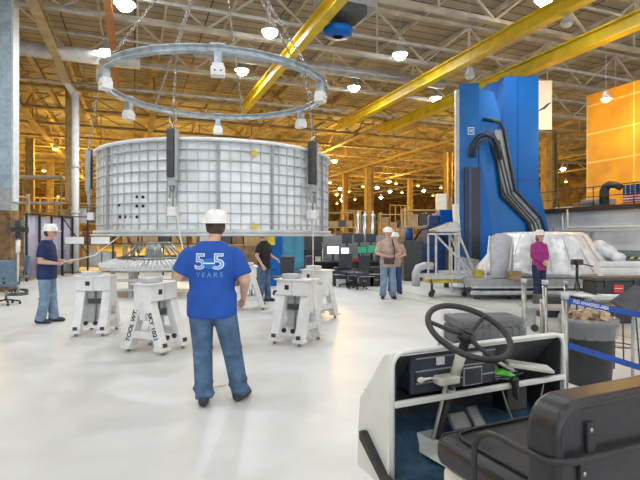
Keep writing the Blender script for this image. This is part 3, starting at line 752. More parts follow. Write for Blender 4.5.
# dark shirted man behind the stands
d = 11.8; x = (264-320)/480*d
JB = {'elL':(-.26,.0,1.14),'haL':(-.2,.25,1.05),'elR':(.27,-.03,1.15),'haR':(.24,.12,.92),'kneeL':(-.08,.04,.48),'kneeR':(.09,.0,.48),'ankleL':(-.09,.06,.09),'ankleR':(.12,-.04,.09)}
blk = person('man in black t-shirt and jeans standing under the barrel by the chairs', (x,d,0), -PI/2-.5, JB, 'shirt_black', 'jeans', H=1.74)
# woman in pink on the right
d = 11.6; x = (539-320)/480*d
JW = {'shL':(-.165,0,1.41),'shR':(.165,0,1.41),'elL':(-.22,.03,1.15),'haL':(-.05,.20,1.04),'elR':(.22,.03,1.15),'haR':(.05,.20,1.01),'kneeL':(-.08,.02,.48),'kneeR':(.08,.02,.48),'ankleL':(-.07,0,.09),'ankleR':(.08,0,.09),'palmL':(.5,.0,-.2),'palmR':(-.5,0,-.2)}
wom = person('woman in magenta sweater, dark jeans and white hard hat with folded hands', (x,d,0), PI+.25, JW, 'shirt_pink', 'jeans_d', hair='hair_blond', H=1.72, bulk=.92, long_sleeve=True, hairlong=True)
# tan man's neighbour, half hidden
d = 13.4; x = (395-320)/480*d
hid = person('person half hidden behind the man in tan', (x,d,0), PI, JT, 'shirt_tan', 'dblue', H=1.68)

# tag lines
def rope(label, pts, r=.008):
    o = MB().tube(pts, r, 6).build('tag_line', 'rope'); return tag(o, label, 'rope')
hl = Vector((FM[0]-.235*1.01+.03, FM[1]+.24*1.01+.08, 1.15))
rope('white rope running from the barrel down to the hand of the man in royal blue', [P(175,202,6.12), P(180,235,5.6), P(185,258,5.25), hl, P(189,300,4.95), (-1.25,4.93,.5), (-1.2,4.95,.012), (-1.0,5.1,.01)])
d = 8.85; xn = (47-320)/480*d
rope('pale rope stretched from the hands of the man in navy towards the barrel', [(xn+.22,d+.05,1.10), (xn+.33,d,1.13), P(80,259,9.0), P(95,255,9.3), P(108,245,9.8), P(120,236,10.0)], .010)
rope('thin tag rope hanging from the right hoist to the floor behind the stand', [ringpt(math.radians(55), R+.1, 1.85), ringpt(math.radians(55), R+.1, 1.3), ringpt(math.radians(55), R+.1, .02)], .008)

# ------------------------------------------------------------------ foreground utility cart
CU = Vector((.912,.41,0)); CV = Vector((-.41,.912,0)); CO = Vector((.365,2.4,0)); CANG = math.atan2(.41,.912)
def cp(px, py, v):
    """local (u, z) where the sight line meets the cart plane v"""
    kx = (px-320)/480
    # CO.x + u*CU.x + v*CV.x = kx*(CO.y+u*CU.y+v*CV.y)
    u = (kx*(CO.y+v*CV.y)-CO.x-v*CV.x)/(CU.x-kx*CU.y); y = CO.y+u*CU.y+v*CV.y
    return u, CAMZ-(py-237)/480*y
def cu(px, py, u):
    kx = (px-320)/480
    v = (kx*(CO.y+u*CU.y)-CO.x-u*CU.x)/(CV.x-kx*CV.y); y = CO.y+u*CU.y+v*CV.y
    return v, CAMZ-(py-237)/480*y
cart = thing('utility_cart', 'white electric utility cart with black steering wheel and black bench seat in the right foreground', 'cart', CO, CANG)
prof = [(0,.30),(.335,.30),(.325,.52),(.30,.70),(.26,.735),(.05,.985),(0,1.0)]
WU = 1.20
MB().prism([(y,z) for y,z in prof], -.025, .012, 'x').build('side_panel', 'white_body', cart, bevel=.012)
MB().prism([(y,z) for y,z in prof], WU-.012, WU+.025, 'x').build('side_panel', 'white_body', cart, bevel=.012)
# front skin
mb = MB(); outer = prof[1:]; th = .02
for (p, q) in zip(outer, outer[1:]):
    mb.prism([p, q, (q[0]-th*.3, q[1]-th), (p[0]-th, p[1]-th*.3)], 0, WU, 'x')
mb.build('front_cowl', 'white_body', cart)
# rounded rim around the opening
def rrim(x0, x1, z0, z1, r, v, n=7):
    pts = [(x0,v,z0)]
    for k in range(n+1): t = PI-PI/2*k/n; pts.append((x0+r+r*math.cos(t), v, z1-r+r*math.sin(t)))
    for k in range(n+1): t = PI/2-PI/2*k/n; pts.append((x1-r+r*math.cos(t), v, z1-r+r*math.sin(t)))
    pts.append((x1+.02,v,z0)); return pts
pr = rrim(-.008, WU+.0, .30, 1.0, .075, -.005)
MB().tube(pr, .013, 10).build('opening_rim', 'white_body', cart)
# lower floor and toe board
MB().prism([(-1.1,.34),(.06,.34),(.31,.54),(.31,.57),(.06,.37),(-1.1,.37)], .01, WU, 'x').build('floor_mat', 'bluecarpet', cart)
MB().b2((.01,.285,.50), (WU-.01,.30,.69)).build('firewall', 'dgrey', cart)
MB().b2((-.03,-1.2,.28), (WU+.02,-.0,.34)).build('chassis_sill', 'white_body', cart)
MB().b2((.012,.05,.60), (WU-.015,.28,.985)).build('inner_liner', 'dgrey', cart) if False else None
# dash shelf and its white lip
MB().b2((0,-.015,.725), (WU,.29,.735)).build('dash_shelf', 'dgrey', cart)
MB().b2((0,-.025,.728), (WU,.005,.757), .006).build('shelf_lip', 'white_body', cart)
for (xa_, xb_) in ((.013,.02),(WU-.02,WU-.013)):
    MB().prism([(.0,.37),(.30,.45),(.295,.69),(.25,.725),(.05,.965),(0,.985)], xa_, xb_, 'x').build('inner_lining', 'dgrey', cart)
MB().prism([(.045,.968),(.27,.705),(.255,.70),(.035,.965)], .02, WU-.02, 'x').build('hood_lining', 'dgrey', cart)
# instrument panel
VD = .035
MB().b2((.13,VD,.762), (.70,VD+.02,.962)).b2((.155,VD,.762), (.165,.16,.87)).b2((.69,VD,.762), (.70,.16,.87)).build('instrument_panel', 'navyvinyl', cart)
for zz in (.945,.878,.815): MB().b2((.16,VD-.007,zz-.003), (.70,VD+.001,zz+.003)).build('panel_strip', 'grey', cart)
def plate(px0, py0, px1, py1, name, m, off=.006, v=VD):
    u0, z0 = cp(px0, py0, v); u1, z1 = cp(px1, py1, v)
    return MB().b2((u0,v-off,min(z0,z1)), (u1,v,max(z0,z1)), .001).build(name, m, cart)
plate(436,357,444,364,'switch_plate','paper')
plate(470,353,482,357,'data_label','paper',.004)
u0, z0 = cp(463,368,VD); u1, z1 = cp(481,383,VD)
MB().b2((u0,VD-.008,z1), (u1,VD,z0)).build('meter_frame', 'lgrey', cart); MB().b2((u0+.006,VD-.011,z1+.006), (u1-.006,VD,z0-.006)).build('meter_face', 'dgrey', cart)
u0, z0 = cp(438,370,VD); u1, z1 = cp(455,382,VD)
MB().b2((u0,VD-.006,z1), (u1,VD,z0)).build('key_plate', 'navyvinyl', cart)
for (px, py) in ((443,378),(424,379)):
    u0, z0 = cp(px, py, VD); MB().cyl((u0,VD-.02,z0), (u0,VD,z0), .014, 14).build('knob', 'steel', cart)
u0, z0 = cp(432,352,VD); MB().cyl((u0,VD-.008,z0), (u0,VD,z0), .005, 8).build('screw', 'steel', cart)
# glove shelf clutter is separate below
# steering
HU = .375
wv_, wz_ = cu(466,333,HU)
cv0, cz0 = -.112, 1.085
cv1, cz1 = .145, .455
ax = Vector((0, cv0-cv1, cz0-cz1)).normalized()
hub = Vector((HU,cv0,cz0)); low = Vector((HU,cv1,cz1))
wn = Vector((0,-math.sin(math.radians(29)),math.cos(math.radians(29))))
sw = thing('steering_wheel', None, None); sw.parent = cart
for kk in ('label','category'):
    if kk in sw: del sw[kk]
ux = Vector((1,0,0)); uy = wn.cross(ux)
pts = [hub+wn*.02+(ux*math.cos(2*PI*k/48)+uy*math.sin(2*PI*k/48))*.212 for k in range(48)]
MB().tube(pts, .0155, 12, True).build('wheel_rim', 'rubber', sw)
for ang in (28, 152, 268):
    a_ = math.radians(ang); e_ = hub+wn*.02+(ux*math.cos(a_)+uy*math.sin(a_))*.205
    m_ = hub+wn*-.004+(ux*math.cos(a_)+uy*math.sin(a_))*.09
    MB().tube([hub-wn*.0, m_, e_], [.016,.012,.010], 8).build('spoke', 'rubber', sw)
MB().cone(hub-wn*.03, hub+wn*.012, .045, .032, 20).cyl(hub+wn*.012, hub+wn*.022, .022, 16).build('hub', 'rubber', sw)
# column: black sleeve, cream sleeve, steel tube
q = lambda f: hub.lerp(low, f)
MB().cyl(q(0), q(.2), .024, 16).build('column_sleeve', 'rubber', cart)
MB().cyl(q(.17), q(.40), .027, 16).build('column_cover', 'cream', cart)
MB().cyl(q(.38), q(1.0)+Vector((0,.0,-.05)), .017, 12).build('steering_shaft', 'dgrey', cart)
MB().cyl(q(.45)+Vector((-.045,.0,0)), q(1.0)+Vector((-.03,0,-.05)), .010, 10).build('support_rod', 'cream', cart)
MB().cyl(q(.5), q(.56), .025, 12).build('shaft_clamp', 'lgrey', cart)
g = q(.40)
MB().box(g+Vector((-.055,-.005,.0)), (.13,.075,.045), Euler((0,0,.0)), .012).build('shifter_housing', 'cream', cart)
MB().tube([g+Vector((-.11,0,.005)), g+Vector((-.16,-.01,.02)), g+Vector((-.215,-.01,.018))], [.006,.007,.007], 8).sph(g+Vector((-.22,-.01,.018)), .015, (1.5,1,1)).build('shift_lever', 'cream', cart)
# pedestal at the column's foot
ped = MB(); c = q(1.0)
P0 = [(c.x-.06,c.y-.21),(c.x+.05,c.y-.21),(c.x+.07,c.y+.07),(c.x-.17,c.y+.05)]
lowz = .36
A = [ped.bm.verts.new((x*1.0, y, lowz+(.01 if y < c.y else .07))) for x, y in P0]
B = [ped.bm.verts.new(v) for v in ((c.x-.035,c.y-.05,c.z+.0),(c.x+.04,c.y-.05,c.z+.0),(c.x+.05,c.y+.06,c.z+.03),(c.x-.09,c.y+.06,c.z+.03))]
ped.bm.faces.new(A[::-1]); ped.bm.faces.new(B)
for i in range(4): ped.bm.faces.new((A[i], A[(i+1) % 4], B[(i+1) % 4], B[i]))
ped.build('column_pedestal', 'white_body', cart, bevel=.012)
# pedals
for (px, py, w_, h_) in ((459,421,.115,.09),(476,418,.075,.14)):
    v_ = .08; u_, z_ = cp(px, py, v_); pd = thing('pedal', None, None); pd.parent = cart; pd.location = (u_,v_,z_); pd.rotation_euler = (math.radians(48),0,0)
    MB().box((0,0,0), (w_,h_,.014), None, .005).build('pedal_pad', 'grey', pd)
    gr = MB()
    for k in range(-3,4):
        gr.box((0,k*h_/8,.009), (w_*.8,.004,.006))
    gr.box((-w_/2+.004,0,.008),(.006,h_*.95,.006)).box((w_/2-.004,0,.008),(.006,h_*.95,.006)).box((0,h_/2-.004,.008),(w_*.95,.006,.006)).box((0,-h_/2+.004,.008),(w_*.95,.006,.006))
    gr.build('pedal_grip', 'steel', pd)
    MB().cyl((0,0,-.005), (0,-.05,-.10), .009, 8).build('pedal_arm', 'dgrey', pd)
# rub rail on the left side
va, za = cu(361,430,-.05); vb, zb = cu(384,476,-.05); sl_ = (za-zb)/(va-vb); zl_ = zb+sl_*(-.9-vb)
MB().prism([(va,za-.045),(va,za),(va-.03,za+.005),(vb,zb+.005),(-.9,zb-.05),(-.9,zb-.1),(vb,zb-.04)], -.065, -.025, 'x').build('rub_rail', 'rubber', cart, bevel=.006)
# seat base, cushion and backrest
MB().b2((-.02,-1.10,.30), (WU,-.40,.62), .03).build('seat_base', 'white_body', cart)
cs = MB(); cs.b2((-.05,-.98,.625), (1.15,-.385,.75), .04)
cush = cs.build('seat_cushion', 'vinyl', cart)
bv = cush.modifiers.new('b','BEVEL'); bv.width = .012; bv.segments = 3
mbp = MB().tube([(.01,-.94,.757),(.01,-.50,.757),(.04,-.445,.757),(.11,-.43,.757),(1.10,-.43,.757)], .006, 6).tube([(-.05,-.98,.735),(-.055,-.44,.735),(.0,-.385,.735),(1.15,-.38,.735)], .006, 6)
mbp.build('seat_piping', 'rubber', cush)
# backrest
def rrect(x0, x1, z0, z1, r, n=14):
    o = []
    for (cx, cz, t0) in ((x1-r,z1-r,0),(x0+r,z1-r,PI/2),(x0+r,z0+r,PI),(x1-r,z0+r,1.5*PI)):
        for k in range(n+1): t = t0+PI/2*k/n; o.append((cx+r*math.cos(t), cz+r*math.sin(t)))
    return o
bx0, bx1, bz0, bz1 = -.115, 1.12, .72, 1.088
bk = MB().prism(rrect(bx0,bx1,bz0,bz1,.10), -1.05, -.93, 'y').build('backrest', 'vinyl', cart)
bv = bk.modifiers.new('b','BEVEL'); bv.width = .022; bv.segments = 4; bv.limit_method = 'ANGLE'
for p in bk.data.polygons: p.use_smooth = True
bk.data.set_sharp_from_angle(angle=math.radians(50))
MB().tube([(x,-1.048,z) for x,z in rrect(bx0+.02,bx1-.02,bz0+.02,bz1-.02,.085)], .0055, 6, True).build('backrest_piping', 'rubber', bk)
MB().tube([(x,-.932,z) for x,z in rrect(bx0+.02,bx1-.02,bz0+.02,bz1-.02,.085)], .0055, 6, True).build('backrest_piping', 'rubber', bk)
for (px, py, py2) in ((590,422,452),(583,460,500)):
    u_, z_ = cp(px, py, -1.055); u2, z2 = cp(px, py2, -1.055)
    MB().box((u_,-1.056,(z_+z2)/2), (.035,.012,abs(z_-z2)), Euler((0,.0,0)), .003).build('hinge_plate', 'rubber', bk)
    u3, z3 = cp(px+1, (430 if py < 450 else 474), -1.06); MB().sph((u3,-1.062,z3), .008, (1,.6,1), 10).build('bolt', 'steel', bk)
# grab rail around the seat
ur = -.12; rp_ = []
for (px, py) in ((474,500),(474,462),(475,444),(479,436),(488,433),(500,437),(520,448),(540,458)):
    v_, z_ = cu(px, py, ur); rp_.append((ur, v_, z_))
lastv = rp_[-1]
vv_ = -1.072
for (px, py) in ((575,462),(600,456),(640,446),(700,437)):
    u_, z_ = cp(px, py, vv_); rp_.append((u_, vv_, z_))
# keep the turn outside the cushion
rp_.insert(8, (-.128, -1.03, (rp_[7][2]+rp_[8][2])/2)); 
MB().tube(rp_, .0105, 10).build('grab_rail', 'rubber', cart)
for v_ in (-.95,-.1): pass
for (x_, y_) in ((.05,-.95),(1.13,-.95),(.6,.1)):
    MB().cyl((x_-.07,y_,.22), (x_+.07,y_,.22), .22, 24).build('wheel', 'rubber', cart)

# clutter on the dash shelf
def lw(u, v, z): return CO+CU*u+CV*v+Vector((0,0,z))
def blob(name, label, cat, c, pts, m, vox=.008, rot=0):
    mb = MB()
    for (p, r, s) in pts: mb.sph(p, r, s, 10)
    o = mb.build(name, m, None, loc=c, rotz=rot, fix=False); remesh(o, vox, 3, .5); return tag(o, label, cat)
u_, z_ = cp(503,372,.03)
gl = blob('work_glove', 'bright green rubber glove lying on the cart dash shelf', 'glove', lw(u_,.05,.775), [((0,0,.0),.045,(1.1,.8,.5)),((-.05,.01,.015),.02,(2,.8,.7)),((-.045,.03,.012),.016,(2,.7,.7)),((-.05,-.015,.01),.016,(2,.7,.7)),((-.02,-.04,.0),.016,(1.4,1.2,.7)),((.05,-.01,-.0),.03,(1.2,.9,.5))], 'green', .006, .4-PI/3)
gl.location.z = .80
bgl = blob('rag', 'dark crumpled rag hanging over the dash lip under the green glove', 'rag', lw(u_+.02,-.035,.725), [((0,0,.05),.035,(1,.6,.8)),((.0,-.01,.0),.03,(.9,.5,1.6)),((.02,0,-.03),.022,(.8,.5,1.6))], 'black', .007, CANG)
cl2 = blob('cable_bundle', 'tangled grey cables heaped on the cart dash shelf', 'cables', lw(.82,.12,.765), [((-.1,0,.02),.03,(1.8,1,.8)),((-.02,.05,.03),.035,(1.6,1,.7)),((.06,0,.02),.03,(1.6,1,.7)),((.0,-.05,.01),.02,(3,.8,.6)),((.12,.05,.03),.03,(1.5,1,1))], 'grey', .008, CANG)
for i_ in range(4):
    pts = [lw(.66+.3*random.random(), -.0+.15*random.random(), .77+.03*random.random()) for _ in range(6)]
    tag(MB().tube(pts, .005, 6).build('loose_cable', 'dgrey' if i_ % 2 else 'lgrey'), ['black cable nearest the gauges on the cart dash shelf','pale cable among the gloves on the cart dash shelf','black cable behind the green glove on the dash shelf','pale cable beside the folder on the dash shelf'][i_], 'cable')
fu, fz = cp(534,371,.0)
fo = thing('folder', 'pale folded papers lying askew on the right of the cart dash shelf', 'papers', lw(fu,.04,.815), CANG-.55)
b_ = MB().box((0,0,0), (.26,.11,.018), Euler((0,.12,0)), .003).build('cover', 'cream', fo); MB().box((0,.004,.012), (.24,.10,.006), Euler((0,.12,0))).build('sheets', 'paper', fo)
pa = MB().tube([lw(.73,.18,.90), lw(.79,.12,.85), lw(.86,.05,.80)], .012, 8).build('hose', 'cream'); tag(pa, 'short pale hose end lying over the cables on the cart dash', 'hose')
bu, bz = cp(512,396,.10)
bn_ = thing('storage_bin', 'black plastic bin tucked under the cart dash shelf', 'bin', lw(bu,.12,.555), CANG)
MB().b2((-.085,-.06,0), (.085,.06,.145), .012).build('bin_body', 'black', bn_); MB().b2((-.092,-.067,.140), (.092,.067,.155), .004).build('bin_rim', 'dgrey', bn_)
tag(MB().tube([lw(.72,.0,.72), lw(.76,.0,.62), lw(.82,.02,.53), lw(.92,.03,.50), lw(1.02,.03,.53), lw(1.05,.02,.65), lw(1.05,.0,.74)], .005, 6).build('charging_cable', 'grey'), 'grey cable hanging in a loop below the cart dash shelf', 'cable')

# black case behind the cart, seen through the steering wheel
ct = thing('utility_trolley', 'low steel trolley behind the cart carrying a wrapped black case', 'trolley', (P(483,330,3.62).x, 3.62, 0), .1)
MB().b2((-.29,-.18,.78), (.29,.18,.80)).b2((-.29,-.18,.30), (.29,.18,.32)).build('tray', 'lgrey', ct)
for sx in (-1,1):
    for sy in (-1,1): MB().cyl((sx*.28,sy*.17,.0), (sx*.28,sy*.17,.8), .012, 8).build('leg', 'steel', ct)
cs_ = thing('equipment_case', 'black ribbed equipment case wrapped in clear film seen through the steering wheel', 'case', (P(483,330,3.62).x, 3.62, .80), .1)
MB().b2((-.26,-.14,.0), (.26,.14,.12), .015).build('case_body', 'black', cs_); MB().b2((-.262,-.142,.125), (.262,.142,.19), .02).build('case_lid', 'dgrey', cs_)
for k in range(-4,5): MB().b2((k*.055-.008,-.150,.02), (k*.055+.008,-.141,.17)).build('case_rib', 'black', cs_)
MB().b2((-.28,-.16,.0), (.28,.16,.21), .03).build('film_wrap', 'film_thin', cs_)

# ------------------------------------------------------------------ barrier posts, bin
def stanchion(px, top, d, label, r=.025, z0=0):
    p = P(px, top, d); t = thing('barrier_post', label, 'barrier post', (p.x,p.y,0))
    MB().cyl((0,0,.03), (0,0,p.z-.05), r, 16).build('tube', 'steel', t)
    MB().cyl((0,0,p.z-.05), (0,0,p.z), r*1.25, 16).build('belt_head', 'lgrey', t)
    MB().lathe([(.001,.035),(.06,.034),(.17,.012),(.17,0)], seg=28).build('base', 'dgrey', t); return t
s1 = stanchion(524,279,5.4,'steel barrier post left of the others, nearest the black trolley case')
s2 = stanchion(545,280,5.0,'steel barrier post second from the left behind the cart')
s3 = stanchion(565,293,3.9,'steel barrier post holding the left end of the blue belt')
s4 = stanchion(541,299,6.6,'thin short steel post between the two left barrier posts', .014)
s5 = stanchion(566,281,7.2,'barrier post standing behind the bin beyond the blue belt')
s6 = stanchion(645,306,3.7,'grey barrier post at the right edge holding the other end of the belt')
def belt(name, label, x0, y0, d0, x1, y1, d1, h, txt=None):
    a = P(x0,y0,d0); b = P(x1,y1,d1); o = thing(name, label, 'barrier belt', a)
    mb = MB().bar((0,0,0), b-a, .004, h); mb.build('webbing', 'belt', o)
    if txt:
        d_ = (b-a).normalized(); nrm = Vector((d_.y,-d_.x,0)).normalized(); up = nrm.cross(d_); up = up if up.z > 0 else -up
        t_ = text_mesh('lettering', txt, h*.85, 'letter', o, extrude=.0006, bold=.0006, align='LEFT')
        w = max(v.co.x for v in t_.data.vertices)
        for v in t_.data.vertices: v.co.x *= .255/w
        mt = Matrix((d_, up, d_.cross(up))).transposed().to_4x4(); mt.translation = d_*.045-up*.0+nrm*.0045; t_.matrix_local = mt
belt('barrier_belt', 'upper blue barrier belt with white lettering in front of the bin', 567,300,3.88,645,316,3.70,.046,'FOD AWARENESS AREA')
belt('barrier_belt', 'lower plain blue barrier belt crossing in front of the bin', 567,345,3.88,645,369,3.70,.046)

d = 5.22; bx = (588-320)/480*d
tb = thing('trash_bin', 'round dark grey waste bin with a clear liner behind the blue belts', 'waste bin', (bx,d,0))
MB().lathe([(.001,.0),(.215,.0),(.22,.02),(.265,.62),(.28,.63),(.28,.68),(.268,.68),(.25,.60),(.24,.5)], seg=40).build('bin_body', 'bin', tb)
MB().lathe([(.262,.50),(.275,.56),(.288,.62),(.293,.70),(.285,.715),(.262,.70),(.25,.62),(.24,.55)], seg=60, wob=lambda t,z: .008*math.sin(t*13+z*30)+.006*math.sin(t*29)).build('clear_liner', 'clear', tb)
lst = MB()
for k in range(26):
    a_ = random.random()*2*PI; rr_ = .2*math.sqrt(random.random()); lst.box((rr_*math.cos(a_), rr_*math.sin(a_), .68+.07*random.random()), (.10,.07,.02+.04*random.random()), Euler((random.random()*3,random.random()*3,random.random()*3)))
lt = lst.build('crumpled_paper_fill', mat('crumpled_kraft_paper', (.58,.42,.26), .8, 0, .2, 14, .5), None, loc=(bx,d,0)); tag(lt, 'crumpled brown paper heaped in the waste bin', 'waste paper', kind='stuff')
# inside fill to carry the paper
MB().lathe([(.001,.60),(.245,.60)], seg=24).build('liner_bottom', 'clear', tb)

# ------------------------------------------------------------------ right bench with black case, papers, stool, laptop
bt = thing('work_table', 'low cluttered work table behind the waste bin at the right edge', 'table', (P(618,300,6.6).x,6.6,0), .1)
MB().b2((-.62,-.35,.77), (1.0,.35,.80)).build('tabletop', 'lgrey', bt)
for sx in (-.58,.95):
    for sy in (-.3,.3): MB().cyl((sx,sy,0), (sx,sy,.77), .018, 8).build('leg', 'steel', bt)
kx, ky = P(618,290,6.7).x, 6.7
cc = thing('tool_case', 'black open tool case with a red label on the right work table', 'tool case', (kx,ky,.80), .08)
MB().b2((-.42,-.14,0), (.45,.16,.18), .015).build('case_body', 'black', cc); MB().b2((-.46,-.16,.18), (.48,.18,.225), .01).build('case_lid', 'dgrey', cc)
MB().b2((-.17,-.152,.02), (-.03,-.138,.13)).build('label_plate', 'red', cc); MB().b2((-.16,-.155,.075), (-.04,-.151,.082)).build('label_line', 'letter', cc)
for x_ in (-.3,.12,.33): MB().b2((x_,-.155,.10), (x_+.06,-.14,.2)).build('latch', 'black', cc)
for i_, (px, py, w_, r_) in enumerate(((590,293,.30,.1),(608,296,.34,-.1),(632,297,.26,.3))):
    p_ = P(px,py,6.33); tag(MB().box((0,0,.006), (w_,.16,.012)).build('paper_sheets', 'paper', None, loc=(p_.x,6.38,.801), rotz=r_), ['white papers on the table left of the red label','white papers on the table below the red label','white papers on the table at the far right'][i_], 'paper')
cm = thing('tripod_camera', 'small black camera on a tripod head beside the tool case', 'camera', (P(577,300,6.9).x,6.9,0))
MB().cyl((0,0,.9), (0,0,1.2), .02).build('centre_post', 'black', cm)
for k in range(3):
    a_ = k*2.1; MB().cyl((0,0,.98), (.28*math.cos(a_),.28*math.sin(a_),0), .013, 8).build('leg', 'dgrey', cm)
MB().b2((-.07,-.05,1.18), (.07,.05,1.26), .01).cyl((-.02,-.05,1.22), (-.02,-.1,1.22), .03, 12).build('camera_body', 'black', cm); MB().cyl((.05,0,1.2), (.2,-.06,1.16), .008).build('pan_handle', 'black', cm)
sl = thing('wire_stool', 'thin wire legged stool right behind the waste bin', 'stool', (P(619,340,5.9).x,5.9,0))
for sx in (-.12,.12):
    for sy in (-.12,.12): MB().cyl((sx*1.3,sy*1.3,0), (sx,sy,.72), .009, 8).build('leg', 'dgrey', sl)
MB().cyl((0,0,.72), (0,0,.745), .17, 24).build('seat', 'black', sl); MB().tube([(.15*math.cos(k*PI/8),.15*math.sin(k*PI/8),.25) for k in range(16)], .008, 6, True).build('foot_ring', 'dgrey', sl)
lp_ = thing('tilted_tray', 'grey tilted tray on a bent blue tube stand at the right edge', 'tray', (P(636,330,4.4).x,4.4,0), .3)
MB().box((0,0,1.0), (.34,.26,.02), Euler((.5,-.45,0)), .006).build('tray', 'dgrey', lp_)
MB().tube([(0,0,.98), (0,.03,.8), (.02,.05,.3), (.0,.0,.02)], .014, 8).build('post', 'grey', lp_)
MB().tube([(-.26,-.05,.012),(-.27,-.05,.20),(-.22,-.05,.27),(-.1,-.05,.31),(.1,-.05,.33),(.3,-.03,.33)], .016, 10).build('bent_foot', 'column', lp_)
MB().b2((-.12,-.12,.0), (.12,.12,.02)).build('base', 'dgrey', lp_)

# ------------------------------------------------------------------ capsule mock-up, platform, long tubes
d = 13.9; cx = (540-320)/480*d
plf = thing('work_platform', 'long low grey platform carrying the wrapped capsule', 'platform', (cx-.3,d-.2,0), TH-.36)
MB().b2((-2.3,-1.7,.34), (3.0,1.6,.52)).build('deck', 'grey', plf, bevel=.01)
MB().b2((-2.3,-1.72,.30), (3.0,-1.68,.35)).build('edge_angle', 'lgrey', plf)
for x_ in (-2.1,-1.2,-.3,.6,1.5,2.6):
    MB().b2((x_-.06,-1.55,0), (x_+.06,-1.4,.34)).build('support', 'dgrey', plf); MB().b2((x_-.06,1.3,0), (x_+.06,1.45,.34)).build('support', 'dgrey', plf)
MB().cyl((-2.3,-1.66,.18), (3.0,-1.66,.18), .06, 10).build('side_pipe', 'lgrey', plf)
cap = thing('space_capsule', 'cone shaped capsule mock-up wrapped in shiny white film', 'capsule', (cx+.05,d,.52))
wob = lambda t, z: .025*math.sin(t*11+z*3)+.018*math.sin(t*23-z*7)
MB().lathe([(1.72,.02),(1.80,.08),(1.80,.16),(1.62,.36),(1.42,.66),(1.24,.98),(1.12,1.13),(1.02,1.19),(.5,1.21),(.001,1.21)], seg=120, wob=wob).build('film_wrap', 'foil', cap)
MB().lathe([(1.66,.0),(1.80,.0),(1.86,.05),(1.80,.12),(1.7,.12)], seg=64).build('base_ring', 'grey', cap)
for k in range(9):
    t_ = -PI/2+(-1.2+k*.3); MB().tube([(1.80*math.cos(t_),1.80*math.sin(t_),.16),(1.44*math.cos(t_),1.44*math.sin(t_),.66),(1.16*math.cos(t_),1.16*math.sin(t_),1.12)], .012, 6).build('seam_cord', 'lgrey', cap)
bl_ = MB().sph((1.25,-.7,.78), .2, (1.2,1,1)).sph((1.45,-.8,.66), .18, (1.2,1,1)).sph((1.66,-.9,.50), .15, (1.3,1,1)).sph((1.72,-.92,.35), .12).build('wrapped_bulge', 'foil', cap, fix=False); remesh(bl_, .03, 4)
pn = thing('access_panel', 'upright grey film covered panel leaning in front of the capsule', 'panel', (P(505,270,12.0).x,12.25,.525), .05)
MB().prism([(-.27,0),(.29,0),(.31,.92),(.24,1.08),(.1,1.15),(-.12,1.15),(-.24,1.08),(-.30,.92)], -.05, .05, 'y').build('panel', mat('dull_film', (.48,.50,.52), .35, .2, .1, 5, .5, bscale=8), pn, bevel=.02)
for sx in (-1,1): MB().cyl((sx*.30-.22,-.25,0), (sx*.30,.0,1.08), .022, 8).build('strut', 'white_paint', pn)
bxk = tag(MB().b2((-.14,-.1,0), (.14,.1,.22), .01).build('wooden_crate', 'card', None, loc=(P(513,270,12).x+.02,11.95,.52)), 'small tan wooden box at the foot of the grey panel', 'box')
tag(MB().b2((-.1,-.08,0), (.1,.08,.2), .01).build('yellow_box', 'yelobj', None, loc=(P(487,240,12).x,12.7,.52)), 'small yellow box on the platform left of the grey panel', 'box')
for i_, (y_, z_, lb) in enumerate(((10.4,.66,'upper long white tube lying behind the tripod camera'),(9.6,.62,'lower long white tube lying behind the tripod camera'))):
    p_ = P(597 if i_ == 0 else 600, 268, y_)
    t = thing('long_tube', lb, 'tube', (p_.x,y_,0), .05)
    MB().cyl((0,0,z_+.3-.05*i_), (4.0,.2,z_+.3-.05*i_), .09, 20).build('tube', 'white_paint', t)
    for x_ in (.3,3.0): MB().b2((x_-.05,-.2,0), (x_+.05,.3,z_+.17-.05*i_)).build('cradle', 'grey', t)
# under-deck trolley and small gear between posts
tag(MB().b2((-.25,-.2,0), (.25,.2,.42), .02).build('gear_box', 'dgrey', None, loc=(P(549,300,9.6).x,9.6,0)), 'dark gear box on the floor below the woman in magenta', 'box')
tag(MB().b2((-.5,-.25,0), (.6,.25,.34), .02).build('gear_box', 'black', None, loc=(P(592,300,9.0).x,9.0,0)), 'long black gear box on the floor left of the tripod camera', 'box')
rl = thing('pipe_cart', 'low flat cart with pale bars between the barrier posts and platform', 'cart', (P(560,300,8.2).x,8.2,0), -.05)
MB().b2((-.6,-.25,.36), (.8,.25,.40)).build('deck', 'grey', rl)
for x_ in (-.5,.1,.7): MB().b2((x_-.02,-.2,.06), (x_+.02,.2,.36)).build('leg', 'grey', rl)
for x_ in (-.5,.7): MB().cyl((x_,-.22,.06), (x_,-.18,.06), .06, 14).build('caster', 'black', rl)

# wall pipes on right wall
pp = thing('wall_pipe', 'white pipe running along the right wall and up at its left end', 'pipe', W(WA,0,0), TH)
def wallb(px):   # b coordinate on the wall face for a pixel column
    k = (px-320)/480; y = WA/(k*math.cos(TH)+math.sin(TH)); return -k*y*math.sin(TH)+y*math.cos(TH)
b0 = wallb(565); b1 = wallb(572)
MB().tube([(-.12,4,1.80),(-.12,b0-.1,1.80),(-.12,b0,1.86),(-.12,b0,2.55)], .05, 10).build('pipe', 'white_paint', pp)
MB().tube([(-.22,4,1.95-.04),(-.22,b1-.1,1.91),(-.22,b1,1.97),(-.22,b1,2.6)], .035, 10).build('thin_pipe', 'cream', pp)
for k in range(5): MB().b2((-.12,6+k*2,1.74), (0,6.08+k*2,1.94)).build('pipe_clip', 'lgrey', pp)
tag(MB().b2((-.06,-.07,-.12), (.02,.07,.12), .008).build('junction_box', 'lgrey', None, loc=W(WA-.03,wallb(593),1.62), rotz=TH), 'small grey junction box on the right wall under the pipe', 'junction box')
